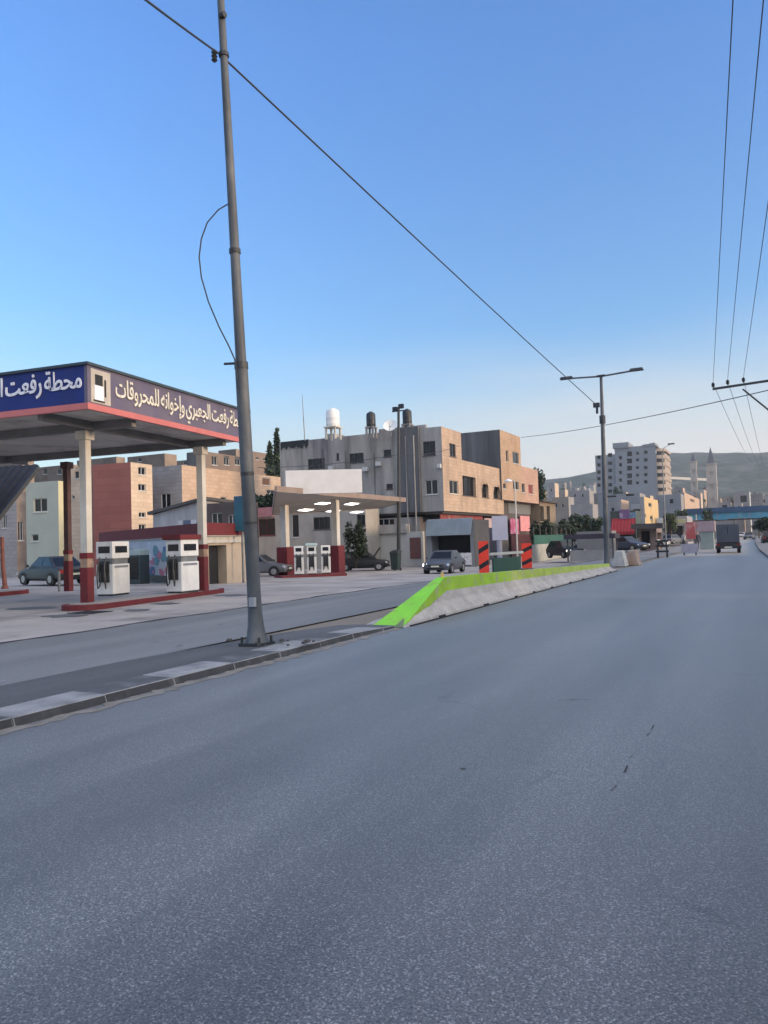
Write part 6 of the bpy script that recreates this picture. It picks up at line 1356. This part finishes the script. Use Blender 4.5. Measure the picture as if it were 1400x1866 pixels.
def person(label, px, py, shirt, trousers, h=1.72, step=.16, yaw=0):
    g = G(px, py); t = thing('person', label, 'person', (0, 0, 0), 0); k = h/1.72
    J = [(0, 0, .94), (0, 0, 1.12), (0, 0, 1.36), (0, 0, 1.47), (0, .01, 1.55), (0, .02, 1.64), (0, .01, 1.72)]; R_ = [.15, .13, .155, .06, .085, .095, .06]
    ed = [(0, 1), (1, 2), (2, 3), (3, 4), (4, 5), (5, 6)]; V = list(J); RR_ = list(R_)
    for s in (-1, 1):
        b0 = len(V); V += [(s*.1, 0, .86), (s*.11, s*step*.5+.02, .48), (s*.11, s*step-.02, .09), (s*.11, s*step+.12, .03)]; RR_ += [.095, .065, .045, .04]; ed += [(0, b0), (b0, b0+1), (b0+1, b0+2), (b0+2, b0+3)]
        b1 = len(V); V += [(s*.2, 0, 1.36), (s*.25, -s*step*.3, 1.08), (s*.26, -s*step*.5+.06, .84), (s*.26, -s*step*.5+.08, .75)]; RR_ += [.065, .05, .038, .035]; ed += [(2, b1), (b1, b1+1), (b1+1, b1+2), (b1+2, b1+3)]
    me = bpy.data.meshes.new('body'); me.from_pydata([Vector(v)*k for v in V], ed, []); o = bpy.data.objects.new('tmp', me); COL.objects.link(o)
    md = o.modifiers.new('s', 'SKIN'); md.use_smooth_shade = True
    for i, sv in enumerate(me.skin_vertices[0].data): sv.radius = (RR_[i]*k, RR_[i]*k*.8); sv.use_root = (i == 0)
    o.modifiers.new('u', 'SUBSURF').levels = 1; bpy.context.view_layer.update()
    nm = bpy.data.meshes.new_from_object(o.evaluated_get(bpy.context.evaluated_depsgraph_get())); bpy.data.objects.remove(o)
    ms = [mat('skin_tone', (.32, .19, .13), .6, .05), shirt, trousers, M_DARK]
    for q in ms: nm.materials.append(q)
    for p in nm.polygons: z = p.center.z/k; x = abs(p.center.x); p.material_index = 3 if z > 1.66 or z < .07 else 0 if z > 1.46 or (x > .2 and z < .84) else 1 if z > .9 or x > .2 else 2
    b = bpy.data.objects.new('body', nm); COL.objects.link(b); b.parent = t; t.location = g; t.rotation_euler = (0, 0, yaw)
person('distant person in a dark shirt walking past the red advertising board', 1272, 1004, mat('dark_shirt', (.03, .035, .05), .8), mat('blue_trousers', (.05, .06, .1), .8), yaw=.4)
person('distant person in a pale shirt by the low shop left of the van', 1247, 1001, mat('pale_shirt', (.4, .38, .36), .8), M_DARK, yaw=-.6)
# ================================================================== AIR
hz_ = MB(); hz_.box(-800, -60, -1.2, 600, 1500, 175)
m = bpy.data.materials.new('air'); m.use_nodes = True; nt = m.node_tree; nt.nodes.clear(); o_ = nt.nodes.new('ShaderNodeOutputMaterial'); v_ = nt.nodes.new('ShaderNodeVolumePrincipled')
v_.inputs['Color'].default_value = (.82, .86, .92, 1); v_.inputs['Density'].default_value = .00024; v_.inputs['Anisotropy'].default_value = .2; nt.links.new(v_.outputs[0], o_.inputs['Volume'])
tag(hz_.build('haze', m), kind='stuff')
